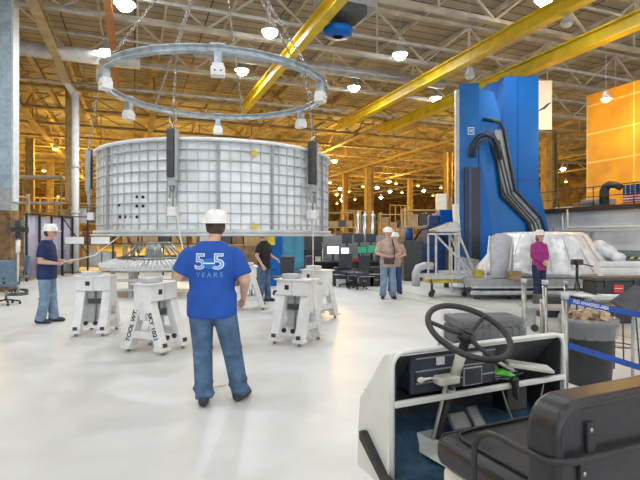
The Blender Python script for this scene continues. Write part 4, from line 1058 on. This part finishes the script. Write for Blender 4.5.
# ledge railing and gear
rlg = thing('ledge_railing', 'thin dark railing along the ledge on top of the right wall', 'railing', W(WA+.1,0,2.62), TH)
for k in range(9): MB().cyl((0,5+k*1.5,0), (0,5+k*1.5,.75), .018, 8).build('post', 'dgrey', rlg)
MB().cyl((0,5,.75), (0,17,.75), .018, 8).build('top_rail', 'dgrey', rlg); MB().cyl((0,5,.4), (0,17,.4), .013, 8).build('middle_rail', 'dgrey', rlg)
dk = thing('elbow_duct', 'bent dark grey duct elbow on the ledge in front of the amber wall', 'duct', W(WA+.35,wallb(597),2.62), TH)
MB().tube([(0,0,0),(0,0,.6),(0,-.08,.74),(0,-.22,.80),(0,-.45,.76),(0,-.62,.66)], [.16,.16,.15,.13,.12,.11], 14).build('bend', 'dgrey', dk)
MB().b2((-.24,-.3,-.0), (.24,.3,.1)).build('flange', 'dgrey', dk)
for i_, px in enumerate((556,575,583)):
    tag(MB().b2((-.3,-.5,0), (.3,.5,.3+.1*i_), .02).build('ledge_crate', ['lgrey','card','grey'][i_], None, loc=W(WA+.75,wallb(px),2.46), rotz=TH), ['pale crate on the ledge nearest the blue tower','tan crate on the ledge between the pipes and duct','grey crate on the ledge beside the bent duct'][i_], 'crate')
tag(MB().box((0,0,.0), (1.55,32,.1)).build('ledge_deck', 'brown', None, loc=W(WA+1.15,0,2.42), rotz=TH), 'dark decking behind the ledge on top of the right wall', 'deck')
# flag
p_ = W(WA+.25, wallb(636), 2.62+.40)
fg = thing('flag', 'striped red, white and blue flag hung at the right edge above the ledge', 'flag', p_, TH)
fw, fh = 1.25, .62
for k in range(7): MB().b2((-.01,-fw/2,-fh/2+k*fh/7), (.01,fw/2,-fh/2+(k+.55)*fh/7)).build('red_stripe', 'flagred', fg)
MB().b2((-.006,-fw/2,-fh/2), (.006,fw/2,fh/2)).build('white_field', 'paper', fg)
MB().b2((-.016,-.05,0), (.0,fw/2,fh/2)).build('canton', 'dblue', fg)
for i_ in range(4):
    for j_ in range(4): MB().sph((-.018,.02+i_*.17,.04+j_*.075), .02, (.3,1,1), 6).build('star', 'paper', fg)
# amber wall fittings
for i_, (px, z_) in enumerate(((600,5.4),(600,4.0))):
    b_ = wallb(px)-.8; tag(MB().b2((-.12,-.18,-.05), (.0,.18,.05), .005).cyl((-.06,0,0), (-.06,0,.2), .03, 8).build('wall_bracket', 'dgrey', None, loc=W(YA-.02,b_-.3,z_), rotz=TH), ['upper dark bracket on the amber wall','lower dark bracket on the amber wall'][i_], 'bracket')
tag(MB().cyl((0,0,2.5), (0,0,7.2), .05, 8).build('drain_pipe', 'tanbeam', None, loc=W(YA-.08,wallb(598)-.9,0)), 'thin pipe running up the amber wall', 'pipe')

# ------------------------------------------------------------------ blue tower
D = 17.8
tw = thing('machine_tower', 'tall bright blue machine tower with a bent cable track down its front', 'machine tower', (P(500,237,D).x,D,0))
ox = P(500,237,D).x
def T(px, py, dd=0):   # local x,z on the tower plane at depth offset dd
    v = P(px, py, D+dd); return (v.x-ox, v.z)
# rear main block
x0 = T(497,78)[0]; x1 = T(518,78)[0]; x2 = T(539,78)[0]
ztop = T(518,76)[1]
mb = MB()
x3, z3 = T(539,184); x4, z4 = T(551,240); zfl = 0
poly = [(x0,0),(T(556,237)[0],0),(x4,z4),(x3,z3),(x2,ztop-.05),(x1,ztop),(x0,ztop-.02)]
mb.prism([(x0,0.0),(T(556,237)[0],0.0),(x4,z4),(x3,z3),(x2,ztop),(x0+.25,ztop)], 0, 1.6, 'y')
mb.build('rear_block', 'blue', tw, bevel=.03)
# chamfer face of the rear block turned to the left
mb = MB(); A_ = [(x1,-.02),(x0-.05,.9),(x0-.05,1.5),(x1,1.5)]
mb.prism(A_, 0, ztop-.02, 'z'); mb.build('rear_block_side', 'dblue' if False else 'blue', tw)
# front left slab with angled gusset faces
xl, zl = T(459,86,-1.2); xa = T(478,90,-1.2)[0]
mb = MB().prism([(xl,-1.2),(xa,-1.35),(xa+.5,.4),(xl+.75,.4)], 0, T(470,84,-1.2)[1], 'z'); mb.build('front_slab', 'bluelight', tw, bevel=.02)
g0 = T(478,90,-1.2); g1 = T(497,95,-.6); g2 = T(512,130,-.5)
gus = MB().prism([(xa,0),(T(536,237,-1)[0],0),(T(534,240,-1)[0],T(534,232,-1)[1]),(T(512,193,-1)[0],T(512,193,-1)[1]),(T(502,122,-1)[0],T(502,122,-1)[1]),(T(494,92,-1)[0],T(494,92,-1)[1]),(xa,T(478,88,-1)[1])], -1.0, .3, 'y')
gus.build('side_gusset', 'bluelight', tw, bevel=.02)
gus2 = MB().prism([(xa-.02,0),(T(500,250,-1.3)[0],0),(T(478,145,-1.3)[0],T(478,145,-1.3)[1]),(xa-.02,T(476,130,-1.3)[1])], -1.36, -1.0, 'y'); gus2.build('front_wedge', 'blue', tw, bevel=.02)
MB().b2((xl-.13,-1.25,0), (xl-.0,-1.1,T(458,90,-1.2)[1])).build('guide_rail', 'lgrey', tw)
# bellows
bx0_, bx1_ = T(464,200,-1.3)[0], T(479,200,-1.3)[0]; bz = T(470,168,-1.3)[1]
be = MB()
nb = 46
for k in range(nb): be.box(((bx0_+bx1_)/2, -1.40, .1+(bz-.1)*(k+.5)/nb), (bx1_-bx0_, .10 if k % 2 else .05, (bz-.1)/nb))
be.build('bellows', 'black', tw)
MB().b2((bx0_+.1,-1.47,.1), (bx0_+.22,-1.38,bz)).build('bellows_guide', 'dblue', tw)
# cable track: grey tray edged in black
def tr_pts(l, dd=-1.03):
    return [(T(px,py,dd)[0], dd, T(px,py,dd)[1]) for px,py in l]
left = [(487,133),(494,136),(502,196),(528,222),(531,240)]
right = [(483,119),(500,122),(504,130),(515,190),(541,218),(547,240)]
ctr = [(490,127),(498,131),(508,193),(534,220),(539,240)]
tray = MB(); c_ = tr_pts([(499,130),(508,193),(534,221),(540,242)], -1.05)
for a_, b_ in zip(c_, c_[1:]): tray.bar(a_, b_, .05, .34, Vector((0,-1,0)).cross(Vector(b_)-Vector(a_)).normalized())
tray.build('cable_tray', 'grey', tw)
for k_, l_ in enumerate((left, right)):
    MB().tube(tr_pts(l_, -1.12), .055, 8).build('track_edge', 'black', tw)
for off in (-4,0,4):
    MB().tube(tr_pts([(495+off,140),(508+off*.9,194),(533+off,222),(539+off,241)], -1.10), .028, 6).build('cable', 'dgrey', tw)
MB().tube(tr_pts([(471,157),(472,146),(478,137),(486,134),(494,138),(498,146),(500,160)], -1.45), [.08,.08,.09,.09,.08,.08,.07], 8).build('cable_chain', 'black', tw)
MB().tube(tr_pts([(475,157),(476,148),(481,142),(488,139),(494,146)], -1.43), .04, 8).build('cable_chain', 'dgrey', tw)
bx_, bz_ = T(471,131,-1.32)
MB().box((bx_,-1.32,bz_), (.22,.02,.26)).build('emblem_plate', 'letter', tw); MB().box((bx_,-1.335,bz_), (.16,.02,.19)).build('emblem_field', 'bluelight', tw)
MB().box((bx_,-1.35,bz_+.03), (.12,.02,.03)).box((bx_,-1.35,bz_-.03), (.12,.02,.03)).build('emblem_bars', 'letter', tw)
sz_ = T(470,163,-1.32); text_mesh('lettering', 'TYPE', .12, 'inkblack', tw, (sz_[0]+.05,-1.34,sz_[1]), (PI/2,0,0)) if False else None
MB().b2((T(518,180)[0],-.01,T(518,181)[1]), (T(539,180)[0],.02,T(518,179)[1])).build('panel_seam', 'dblue', tw)

# machine beside the tower (dark blue) with gear boxes
mc = thing('drive_machine', 'dark blue drive machine left of the blue tower', 'machine', (P(434,270,18.6).x,18.6,0)); mc.scale = (1.15,1.0,1.1)
for (c_, s_, m_) in (((-.4,0,.7),(1.3,1.2,1.0),'dblue'),((.1,-.2,1.5),(.9,.9,.7),'dblue'),((.35,-.3,2.1),(.55,.5,.55),'blue'),((-.1,-.4,2.0),(.35,.35,.35),'dblue')):
    MB().box(c_, s_, None, .04).build('housing', m_, mc)
for k in range(7): MB().cyl((-.9+k*.22,-.7,.9+.1*(k % 3)), (-.9+k*.22,-.5,.9+.1*(k % 3)), .08, 12).build('motor', 'blue' if k % 2 else 'dgrey', mc)
MB().cyl((-.9,-.3,1.2), (-.9,-.3,1.75), .14, 14).build('motor_stack', 'dblue', mc)
MB().b2((-1.0,-.6,0), (.9,.6,.22)).build('base', 'grey', mc)
MB().tube([(-.8,-.7,1.3),(-.6,-.9,1.7),(-.2,-.8,1.75),(.1,-.7,1.5),(.3,-.8,1.2)], .04, 6).build('hose', 'black', mc)
tag(MB().b2((-.27,-.2,0), (.27,.2,4.0), .02).build('control_cabinet', 'cream', None, loc=(P(441,240,27).x,27,0)), 'tall cream cabinet lit from above behind the dark blue machine', 'cabinet')
tag(MB().b2((-.15,-.2,0), (.25,.2,3.2), .02).build('control_cabinet', 'dgrey', None, loc=(P(455,240,19.5).x,19.5,0)), 'narrow dark cabinet hard against the blue tower', 'cabinet')

# hanging banner
bn_ = thing('hanging_banner', 'white banner with a blue swoosh hanging right of the blue tower top', 'banner', (P(544,105,19).x,19,P(544,105,19).z), 0)
MB().box((0,0,0), (.62,.02,1.95)).build('cloth', 'paper', bn_)
MB().tube([(-.2,-.02,-.22),(0,-.02,-.12),(.15,-.02,.02),(.28,-.02,.1)], [.02,.05,.04,.01], 6).build('swoosh', 'dblue', bn_); MB().cyl((-.32,0,.98), (.32,0,.98), .02).build('top_bar', 'grey', bn_)

# ------------------------------------------------------------------ wheeled work stand (silver panel, yellow tray)
d = 13.0; wx = (447-320)/480*d
ws = thing('wheeled_stand', 'grey wheeled frame stand with silver panel and yellow tray left of the capsule', 'wheeled stand', (wx,d,0), .12)
def fr(a, b, w=.045, n='frame_bar', m='lgrey'): MB().bar(a, b, w).build(n, m, ws)
for x_ in (-.42,.2):
    for y_ in (-.3,.3):
        fr((x_,y_,.5), (x_,y_,1.66))
fr((-.75,-.3,.52), (.75,-.3,.52), .1); fr((-.75,.3,.52), (.75,.3,.52), .1); fr((-.42,-.3,1.66), (.2,-.3,1.66)); fr((-.42,.3,1.66), (.2,.3,1.66)); fr((-.42,-.3,1.66), (-.42,.3,1.66)); fr((.2,-.3,1.66), (.2,.3,1.66))
fr((-.42,-.3,1.62), (.65,-.3,.56)); fr((.2,-.3,1.66), (.68,-.3,.56)); fr((.2,.3,1.66), (.68,.3,.56)); fr((.0,-.33,1.3), (.0,-.33,.1), .03)
MB().prism([(-.42,1.70),(.22,1.70),(.30,1.78),(.16,2.0),(-.1,1.9),(-.42,1.78)], -.28, .28, 'y').build('top_fixture', 'steel', ws, bevel=.02)
MB().box((.27,.0,1.95), (.11,.22,1.05), Euler((0,-.06,0)), .01).build('silver_panel', 'white_paint', ws)
MB().b2((-.6,-.28,.36), (.5,.28,.46), .02).build('yellow_tray', 'yelobj', ws)
MB().box((.45,-.33,.62), (.5,.03,.8), Euler((0,.15,0))).build('mesh_guard', 'clear', ws)
for x_, y_ in ((-.55,-.3),(-.3,.3),(.35,-.32),(.8,-.1)):
    MB().cyl((x_,y_-.03,.07), (x_,y_+.03,.07), .07, 16).build('caster', 'black', ws); MB().bar((x_,y_,.1), (x_,y_,.5), .03).build('caster_post', 'dgrey', ws)
tag(MB().tube([(-.2,0,.0),(-.2,0,.4),(-.12,0,.58),(.1,0,.66),(.35,0,.64)], [.13,.13,.13,.12,.12], 14).build('exhaust_elbow', 'lgrey', None, loc=(P(422,275,15.5).x,15.5,.0)), 'large pale bent exhaust pipe behind the wheeled stand', 'pipe')

# ------------------------------------------------------------------ turntable under the barrel
d = 13.6; tx = (154-320)/480*d
tt = thing('turntable', 'round finned turntable fixture seen below the white barrel', 'turntable', (tx,d,0)); tt.scale = (.98,.98,1.0)
MB().lathe([(.001,.92),(1.0,.92),(1.05,.88),(1.45,.76),(1.46,.70),(1.0,.66),(.001,.66)], seg=64).build('round_plate', 'lgrey', tt)
fn = MB()
for k in range(72):
    t_ = 2*PI*k/72; fn.box((1.26*math.cos(t_),1.26*math.sin(t_),.86), (.40,.022,.12), Euler((0,.3,t_)))
fn.build('fins', 'white_paint', tt)
MB().lathe([(.9,.98),(1.0,.98),(1.0,1.03),(.9,1.03)], seg=48).lathe([(.42,1.38),(.5,1.38),(.5,1.44),(.42,1.44)], seg=32).build('cone_rings', 'steel', tt)
for k in range(20):
    t_ = 2*PI*k/20; MB().cyl((.85*math.cos(t_),.85*math.sin(t_),.95), (.44*math.cos(t_+.15),.44*math.sin(t_+.15),1.42), .02, 8).build('cone_strut', 'steel', tt)
MB().cyl((0,0,.9), (0,0,1.4), .22, 24).build('core', 'grey', tt)
for k in range(6):
    t_ = 2*PI*k/6+.3; MB().b2((1.1*math.cos(t_)-.05,1.1*math.sin(t_)-.05,0), (1.1*math.cos(t_)+.05,1.1*math.sin(t_)+.05,.68)).build('leg', 'lgrey', tt)
MB().b2((-1.5,-1.25,.42), (1.9,-1.17,.50)).b2((-1.5,-1.25,.18), (1.9,-1.17,.24)).build('front_rail', 'lgrey', tt)

# ------------------------------------------------------------------ left background: partition, fence, fan, chairs, racks
pt = thing('curtain_partition', 'lilac grey curtain partition with black posts behind the man in navy', 'partition', (P(24,237,17).x,17,0), PI/2+.03)
MB().lathe([(0,0)],) if False else None
wvs = MB(); nn_ = 60; Lp = 3.4; Vt = []
for i_ in range(nn_+1):
    x_ = Lp*i_/nn_; y_ = .05*math.sin(i_*1.1); Vt.append((wvs.bm.verts.new((x_,y_,.1)), wvs.bm.verts.new((x_,y_,2.35))))
for a_, b_ in zip(Vt, Vt[1:]):
    f_ = wvs.bm.faces.new((a_[0],b_[0],b_[1],a_[1])); f_.smooth = True
co = wvs.build('curtain', 'lilac', pt); sd = co.modifiers.new('s','SOLIDIFY'); sd.thickness = .01
for k in range(5): MB().b2((k*.84-.03,-.12,0), (k*.84+.03,-.06,2.42)).build('post', 'black', pt)
MB().b2((0,-.11,2.38), (Lp,-.07,2.43)).build('top_rail', 'black', pt)
fe = thing('safety_fence', 'black framed safety fence left of and under the barrel', 'fence', (P(62,237,19.5).x,19.5,0), .1)
for k in range(7): MB().b2((k*1.0-.03,-.03,0), (k*1.0+.03,.03,2.45)).build('post', 'black', fe)
for z_ in (.15,1.3,2.4): MB().b2((0,-.02,z_-.02), (6,.02,z_+.02)).build('rail', 'black', fe)
for k in (0,2,4): MB().bar((k,0,2.4), (k+1,0,.9), .04).build('brace', 'black', fe)
for i_, px in enumerate((73,99)):
    p_ = P(px,238,19.3); tag(MB().box((0,0,0), (.75,.02,.28), None).build('fence_sign', 'paper', None, loc=(p_.x,19.42,p_.z-.1)), ['blank white sign on the fence by the white column','blank white sign on the fence at the barrel edge'][i_], 'sign')
fan = thing('pedestal_fan', 'round dark pedestal fan at the foot of the blue-grey column', 'fan', (P(18,237,13.1).x,13.1,0), .5)
MB().cyl((0,0,.04), (0,0,1.65), .03, 12).build('pole', 'lgrey', fan); MB().cyl((0,0,0), (0,0,.04), .25, 24).build('base', 'dgrey', fan); MB().cyl((0,0,1.15), (0,0,1.5), .055, 12).build('sleeve', 'paper', fan)
gm = MB()
for r_ in (.08,.15,.21,.26): gm.tube([(r_*math.cos(k*PI/12),-.12,1.78+r_*math.sin(k*PI/12)) for k in range(24)], .008, 5, True)
for k in range(12): gm.cyl((.0,-.12,1.78), (.26*math.cos(k*PI/6),-.12,1.78+.26*math.sin(k*PI/6)), .006, 5)
gm.build('guard', 'dgrey', fan)
MB().cyl((0,-.08,1.78), (0,.12,1.78), .09, 16).build('motor', 'black', fan)
for k in range(4):
    t_ = k*PI/2; MB().box((.14*math.cos(t_),-.06,1.78+.14*math.sin(t_)), (.2,.01,.14), Euler((.4,-t_,0))).build('blade', 'dgrey', fan)

def make_chair(label, m='bluechair'):
    t = thing('office_chair', label, 'office chair')
    MB().box((0,.0,.47), (.5,.48,.08), None, .03).build('seat', m, t)
    MB().box((0,-.25,.80), (.46,.07,.5), Euler((.1,0,0)), .03).build('backrest', m, t)
    MB().bar((0,-.2,.46), (0,-.27,.65), .05, .02).build('back_bracket', 'black', t)
    MB().cyl((0,0,.12), (0,0,.45), .03, 10).build('gas_lift', 'steel', t)
    for k in range(5):
        a_ = k*2*PI/5; MB().bar((0,0,.12), (.28*math.cos(a_),.28*math.sin(a_),.08), .04, .03).build('base_arm', 'black', t)
        MB().sph((.28*math.cos(a_),.28*math.sin(a_),.032), .032, seg=10).build('caster', 'black', t)
    for sx in (-1,1): MB().tube([(sx*.22,-.1,.48),(sx*.29,-.1,.52),(sx*.29,-.1,.66),(sx*.29,.14,.68)], .014, 8).build('armrest', 'black', t)
    return t
ch0 = make_chair('slate blue office chair cut by the left edge of the photo')
ch0.location = (P(6,290,11.2).x,11.2,0); ch0.rotation_euler.z = .4
chB = make_chair('', 'navyvinyl'); usedB = []
for i_, (px, d_, rz, lb) in enumerate(((17,13.5,2.3,'second office chair just right behind the slate blue one at left'),(282,13.2,2.6,'office chair beside the man in black'),(300,13.8,1.2,'office chair in front of the blue panel right of the man in black'),(348,15.2,3.4,'office chair at the computer desks left of the man in tan'),(358,14.6,.8,'empty office chair nearest the man in tan'))):
    if i_ == 0: dup(ch0, (P(px,280,d_).x,d_,0), rz, lb)
    else:
        o = chB if i_ == 1 else copy_tree(chB)
        o.location = (P(px,280,d_).x,d_,0); o.rotation_euler.z = rz; o['label'] = lb

# computer corner
def desk(label, x, y, w, rz=0, m='black'):
    t = thing('desk', label, 'desk', (x,y,0), rz)
    MB().b2((-w/2,-.35,.72), (w/2,.35,.76)).build('desktop', m, t)
    for sx in (-1,1): MB().b2((sx*w/2-.03,-.33,0), (sx*w/2+.03,.33,.72)).build('side_panel', 'dgrey', t)
    MB().b2((-w/2,.28,.3), (w/2,.30,.72)).build('modesty_panel', 'dgrey', t); return t
DY = 16.4
for i_, px in enumerate((292,332,372)):
    desk(['black desk under the dark wide screen','black desk under the two lit monitors','black desk with cases left behind the man in tan'][i_], P(px,260,DY).x, DY, 1.25)
def monitor(label, px, py, w, h, m, d_=DY, zb=.76):
    p_ = P(px,py,d_); t = thing('monitor', label, 'monitor', (p_.x,d_,zb), 0)
    zc = p_.z-zb
    MB().b2((-w/2,-.02,zc-h/2), (w/2,.03,zc+h/2), .008).build('casing', 'black', t); MB().b2((-w/2+.02,-.024,zc-h/2+.02), (w/2-.02,-.019,zc+h/2-.02)).build('screen', m, t)
    MB().b2((-.03,.0,0), (.03,.03,max(.02, zc-h/2+.02))).b2((-.12,-.08,0), (.12,.1,.015)).build('stand', 'black', t)
monitor('wide dark display standing at the left of the computer desks', 305,243,.78,.52,'dgrey')
monitor('brightly lit white monitor on the desks', 333,250,.44,.30,'screen')
monitor('smaller lit monitor right of the bright white one', 345,251,.30,.26,'screen')
monitor('dark monitor above the smaller lit monitor', 347,239,.34,.3,'navyvinyl',DY+.3)
monitor('monitor showing green left behind the man in tan', 362,250,.34,.26,'screen_g')
monitor('monitor showing green nearest the man in tan', 372,249,.36,.30,'screen_g')
monitor('dark monitor above the green ones', 359,238,.34,.3,'navyvinyl',DY+.3)
monitor('dark monitor above the green one nearest the man in tan', 371,238,.34,.3,'navyvinyl',DY+.35)
for i_, (px, w_, h_, m_, lb) in enumerate(((350,.5,.55,'black','black case under the green monitors'),(364,.6,.5,'dgrey','dark case on the floor below the green monitors'),(376,.45,.62,'black','tall black case next to the man in tan'),(324,.5,.5,'dgrey','dark computer case under the lit monitors'),(338,.3,.6,'black','slim black computer case under the lit monitors'))):
    t = thing('equipment_case', lb, 'case', (P(px,280,15.6).x,15.6,0)); MB().b2((-w_/2,-.2,0), (w_/2,.2,h_), .02).build('case_body', m_, t); MB().b2((-w_/2-.01,-.21,h_*.6), (w_/2+.01,.21,h_*.65)).build('trim_band', 'lgrey', t); MB().b2((-.06,-.23,h_*.3), (.06,-.2,h_*.36)).build('handle', 'steel', t)
# background screens/panels
tag(MB().b2((-.55,-.03,0), (.55,.03,1.75), .01).build('partition_panel', 'paneblue', None, loc=(P(287,240,15.5).x,15.5,0)), 'cyan blue upright panel right of the man in black', 'panel')
tag(MB().b2((-.2,-.03,0), (.2,.03,1.75), .01).build('partition_panel', 'blue', None, loc=(P(276,240,15.45).x,15.45,0)), 'narrow royal blue panel behind the man in black', 'panel')
tag(MB().b2((-.13,-.1,0), (.13,.1,.3), .01).build('yellow_box', 'yelobj', None, loc=(P(271,240,15.3).x,15.3,1.62-.30)), 'small yellow box on a shelf behind the man in black', 'box')
tag(MB().b2((-.9,-.2,0), (.4,.2,1.32), .01).build('shelf_cabinet', 'brown', None, loc=(P(258,240,15.6).x,15.6,0)), 'brown wooden cabinet behind the man in black', 'cabinet')
tag(MB().b2((-1.7,-.08,0), (.0,.08,1.72), .01).build('partition_panel', 'dgrey', None, loc=(P(322,240,17.2).x,17.2,0)), 'dark grey panel behind the wide dark display', 'panel')
tag(MB().b2((.0,-.08,0), (2.5,.08,1.62), .01).build('partition_panel', 'grey', None, loc=(P(323,240,17.4).x,17.4,0)), 'grey panel behind the lit monitors', 'panel')
tag(MB().b2((0,-.3,0), (3.6,.3,1.60), .01).build('storage_cabinet', 'card', None, loc=(P(392,240,20).x,20,0)), 'long tan cabinet row behind the man in tan', 'cabinet')
tag(MB().b2((-.3,-.25,0), (.35,.25,1.45), .02).build('storage_cabinet', 'dgrey', None, loc=(P(411,240,17.5).x,17.5,0)), 'dark metal cabinet right behind the man in tan', 'cabinet')
for i_, px in enumerate((358,365,373)):
    t = thing('gas_cylinder', ['tall silver cylinder, left of three behind the monitors','tall silver cylinder, middle of three behind the monitors','tall silver cylinder, right of three behind the monitors'][i_], 'cylinder', (P(px,240,23).x,23,0))
    MB().cyl((0,0,0), (0,0,2.6), .12, 20).build('tube', 'steel', t); MB().sph((0,0,2.6), .12, (1,1,.8)).cyl((0,0,2.65), (0,0,2.8), .04).build('cap', 'lgrey', t)

for i_, (px, z_, m_, w_, h_, lb) in enumerate(((296,.76,'lgrey',.22,.14,'small grey box on the desk under the wide display'),(318,.76,'cream',.18,.16,'cream box on the desk left of the white monitor'),(356,.76,'red',.16,.10,'small red box between the monitors on the desks'),(380,.76,'dgrey',.25,.2,'dark box on the desk beside the man in tan'),(340,.0,'lgrey',.3,.24,'grey box on the floor below the lit monitors'),(312,.0,'dblue',.35,.3,'blue crate on the floor left of the lit monitors'),(384,.0,'cream',.22,.3,'cream box on the floor next to the man in tan'),(289,.0,'lgrey',.3,.5,'grey pedestal drawer unit below the cyan panel'))):
    t = thing('desk_box', lb, 'box', (P(px,260,16.0).x, 16.1 if z_ else 15.3, z_))
    MB().b2((-w_/2,-.12,0), (w_/2,.12,h_), .008).build('box_body', m_, t); MB().b2((-w_/2-.004,-.124,h_*.8), (w_/2+.004,.124,h_*1.0)).build('lid', m_, t)
# pallet racks with boxes through the background
def make_rack(label, w=3.0, h=3.2, m='trussfar'):
    t = thing('storage_rack', label, 'storage rack')
    for x_ in (-w/2,w/2):
        for y_ in (-.45,.45): MB().b2((x_-.05,y_-.05,0), (x_+.05,y_+.05,h)).build('upright', m, t)
    for z_ in (.3,1.25,2.2,3.1): MB().b2((-w/2,-.48,z_-.06), (w/2,.48,z_)).build('shelf', m, t)
    return t
def fill_rack(x, y, rz, w, group, lbl):
    NM = {'card':'tan cardboard','brown':'brown','lgrey':'light grey','cream':'cream','dgrey':'dark grey'}; SH = {.3:'bottom',1.25:'middle',2.2:'upper'}
    for z_ in (.3,1.25,2.2):
        xx = -w/2+.15; k = 0
        while xx < w/2-.4:
            bw = random.uniform(.35,.7); bh = random.uniform(.3,.75)
            if xx+bw > w/2-.08: break
            c = Vector((xx+bw/2, 0, 0)); c.rotate(Euler((0,0,rz)))
            m_ = random.choice(['card','card','brown','card','lgrey','dgrey','brown'])
            o = MB().b2((-bw/2,-.32,0), (bw/2,.32,bh), .01).build('storage_box', m_, None, loc=(x+c.x,y+c.y,z_), rotz=rz); tag(o, '%s box, %s on %s shelf, %s' % (NM[m_], ORD[k], SH[z_], lbl), 'box', group); xx += bw+.06; k += 1
rk = None
SHORT = ['rack at the barrel edge','rack below the left hoist','rack behind the blue shirt','rack beyond the black shirt','rack behind the fan','rack beyond the partition','rack beyond the desks','rack beyond the tan man','rack by the blue machine']
spots = [(95,21.8,0,'storage rack full of boxes left below the barrel edge'),(163,21.8,0,'storage rack full of boxes straight below the left chain hoist'),(231,21.8,0,'storage rack with boxes mostly behind the man in royal blue'),(262,25.5,0,'storage rack farther back beyond the man in black'),
         (-22,17.5,.1,'storage rack with boxes behind the pedestal fan'),(38,30,.2,'amber lit storage rack beyond the lilac partition'),(335,30,0,'amber lit storage rack beyond the computer desks'),(402,32,0,'amber lit storage rack beyond the man in tan'),(430,27,0,'storage rack left behind the dark blue machine')]
for i_, (px, d_, rz, lb) in enumerate(spots):
    if rk is None: rk = make_rack(lb); o = rk
    else: o = copy_tree(rk)
    x_ = P(px,237,d_).x; o.location = (x_,d_,0); o.rotation_euler.z = rz; o['label'] = lb; o['group'] = 'storage racks in the background'
    fill_rack(x_, d_, rz, 3.0, 'boxes on rack %s' % lb[:60], SHORT[i_])
# tall scaffolds and mezzanine frame in the amber distance
sc_ = thing('scaffold_frame', 'white scaffold frame in the amber bay left of the white column', 'scaffold', (P(42,200,26).x,26,0), .1)
for x_ in (-1.2,1.2):
    for y_ in (-.5,.5): MB().cyl((x_,y_,0), (x_,y_,4.9), .05, 8).build('post', 'tanbeam', sc_)
for z_ in (2.3,3.4,4.8): MB().b2((-1.2,-.55,z_-.06), (1.2,.55,z_+.06)).build('platform', 'lgrey', sc_)
for i_, (px, d_, w_, h_, m_) in enumerate(((330,36,2.5,2.6,'tanbeam'),(352,44,3,4.0,'trussfar'),(385,40,3.5,2.8,'card'),(398,52,3,5,'cream'),(415,44,4,2.9,'tanbeam'),(432,50,5,3.6,'trussfar'),(60,34,3,3.5,'card'),(40,42,5,5,'trussfar'),(25,28,2,2.8,'tanbeam'),(84,38,2,4,'cream'),(588,30,3.4,3.2,'tanbeam'),(590,44,5,4.2,'trussfar'),(556,50,4,3.3,'card'))):
    t = thing('storage_unit', 'amber lit storage unit standing far off in the back bays', 'storage unit', (P(px,237,d_).x,d_,0), TH, 'amber lit units far off'); t['label'] = 'amber lit %s storage unit far off, %s of them' % ('tall' if h_ > 3.4 else 'low', 'number '+ORD[i_] if False else ORD[i_]+' in its row')
    MB().b2((-w_/2,-.8,0), (w_/2,.8,h_*.5)).build('body', m_, t); 
    for k in range(int(w_*1.5)): MB().b2((-w_/2+k*.65,-.85,0), (-w_/2+k*.65+.1,-.8,h_)).build('upright', 'trussfar', t)
    MB().b2((-w_/2,-.85,h_-.1), (w_/2,-.75,h_)).build('cross_bar', 'tanbeam', t)

# hanging rods reach the roof
for o in [x for x in COL.objects if x.name.startswith('high_bay_lamp') and x.parent is None]:
    for ch in o.children:
        if ch.name.startswith('hanging_rod'):
            top = (11.28-o.location.z)/o.scale.z
            ch.scale.z = max(.5, (top)/1.6); ch.location.z = 0
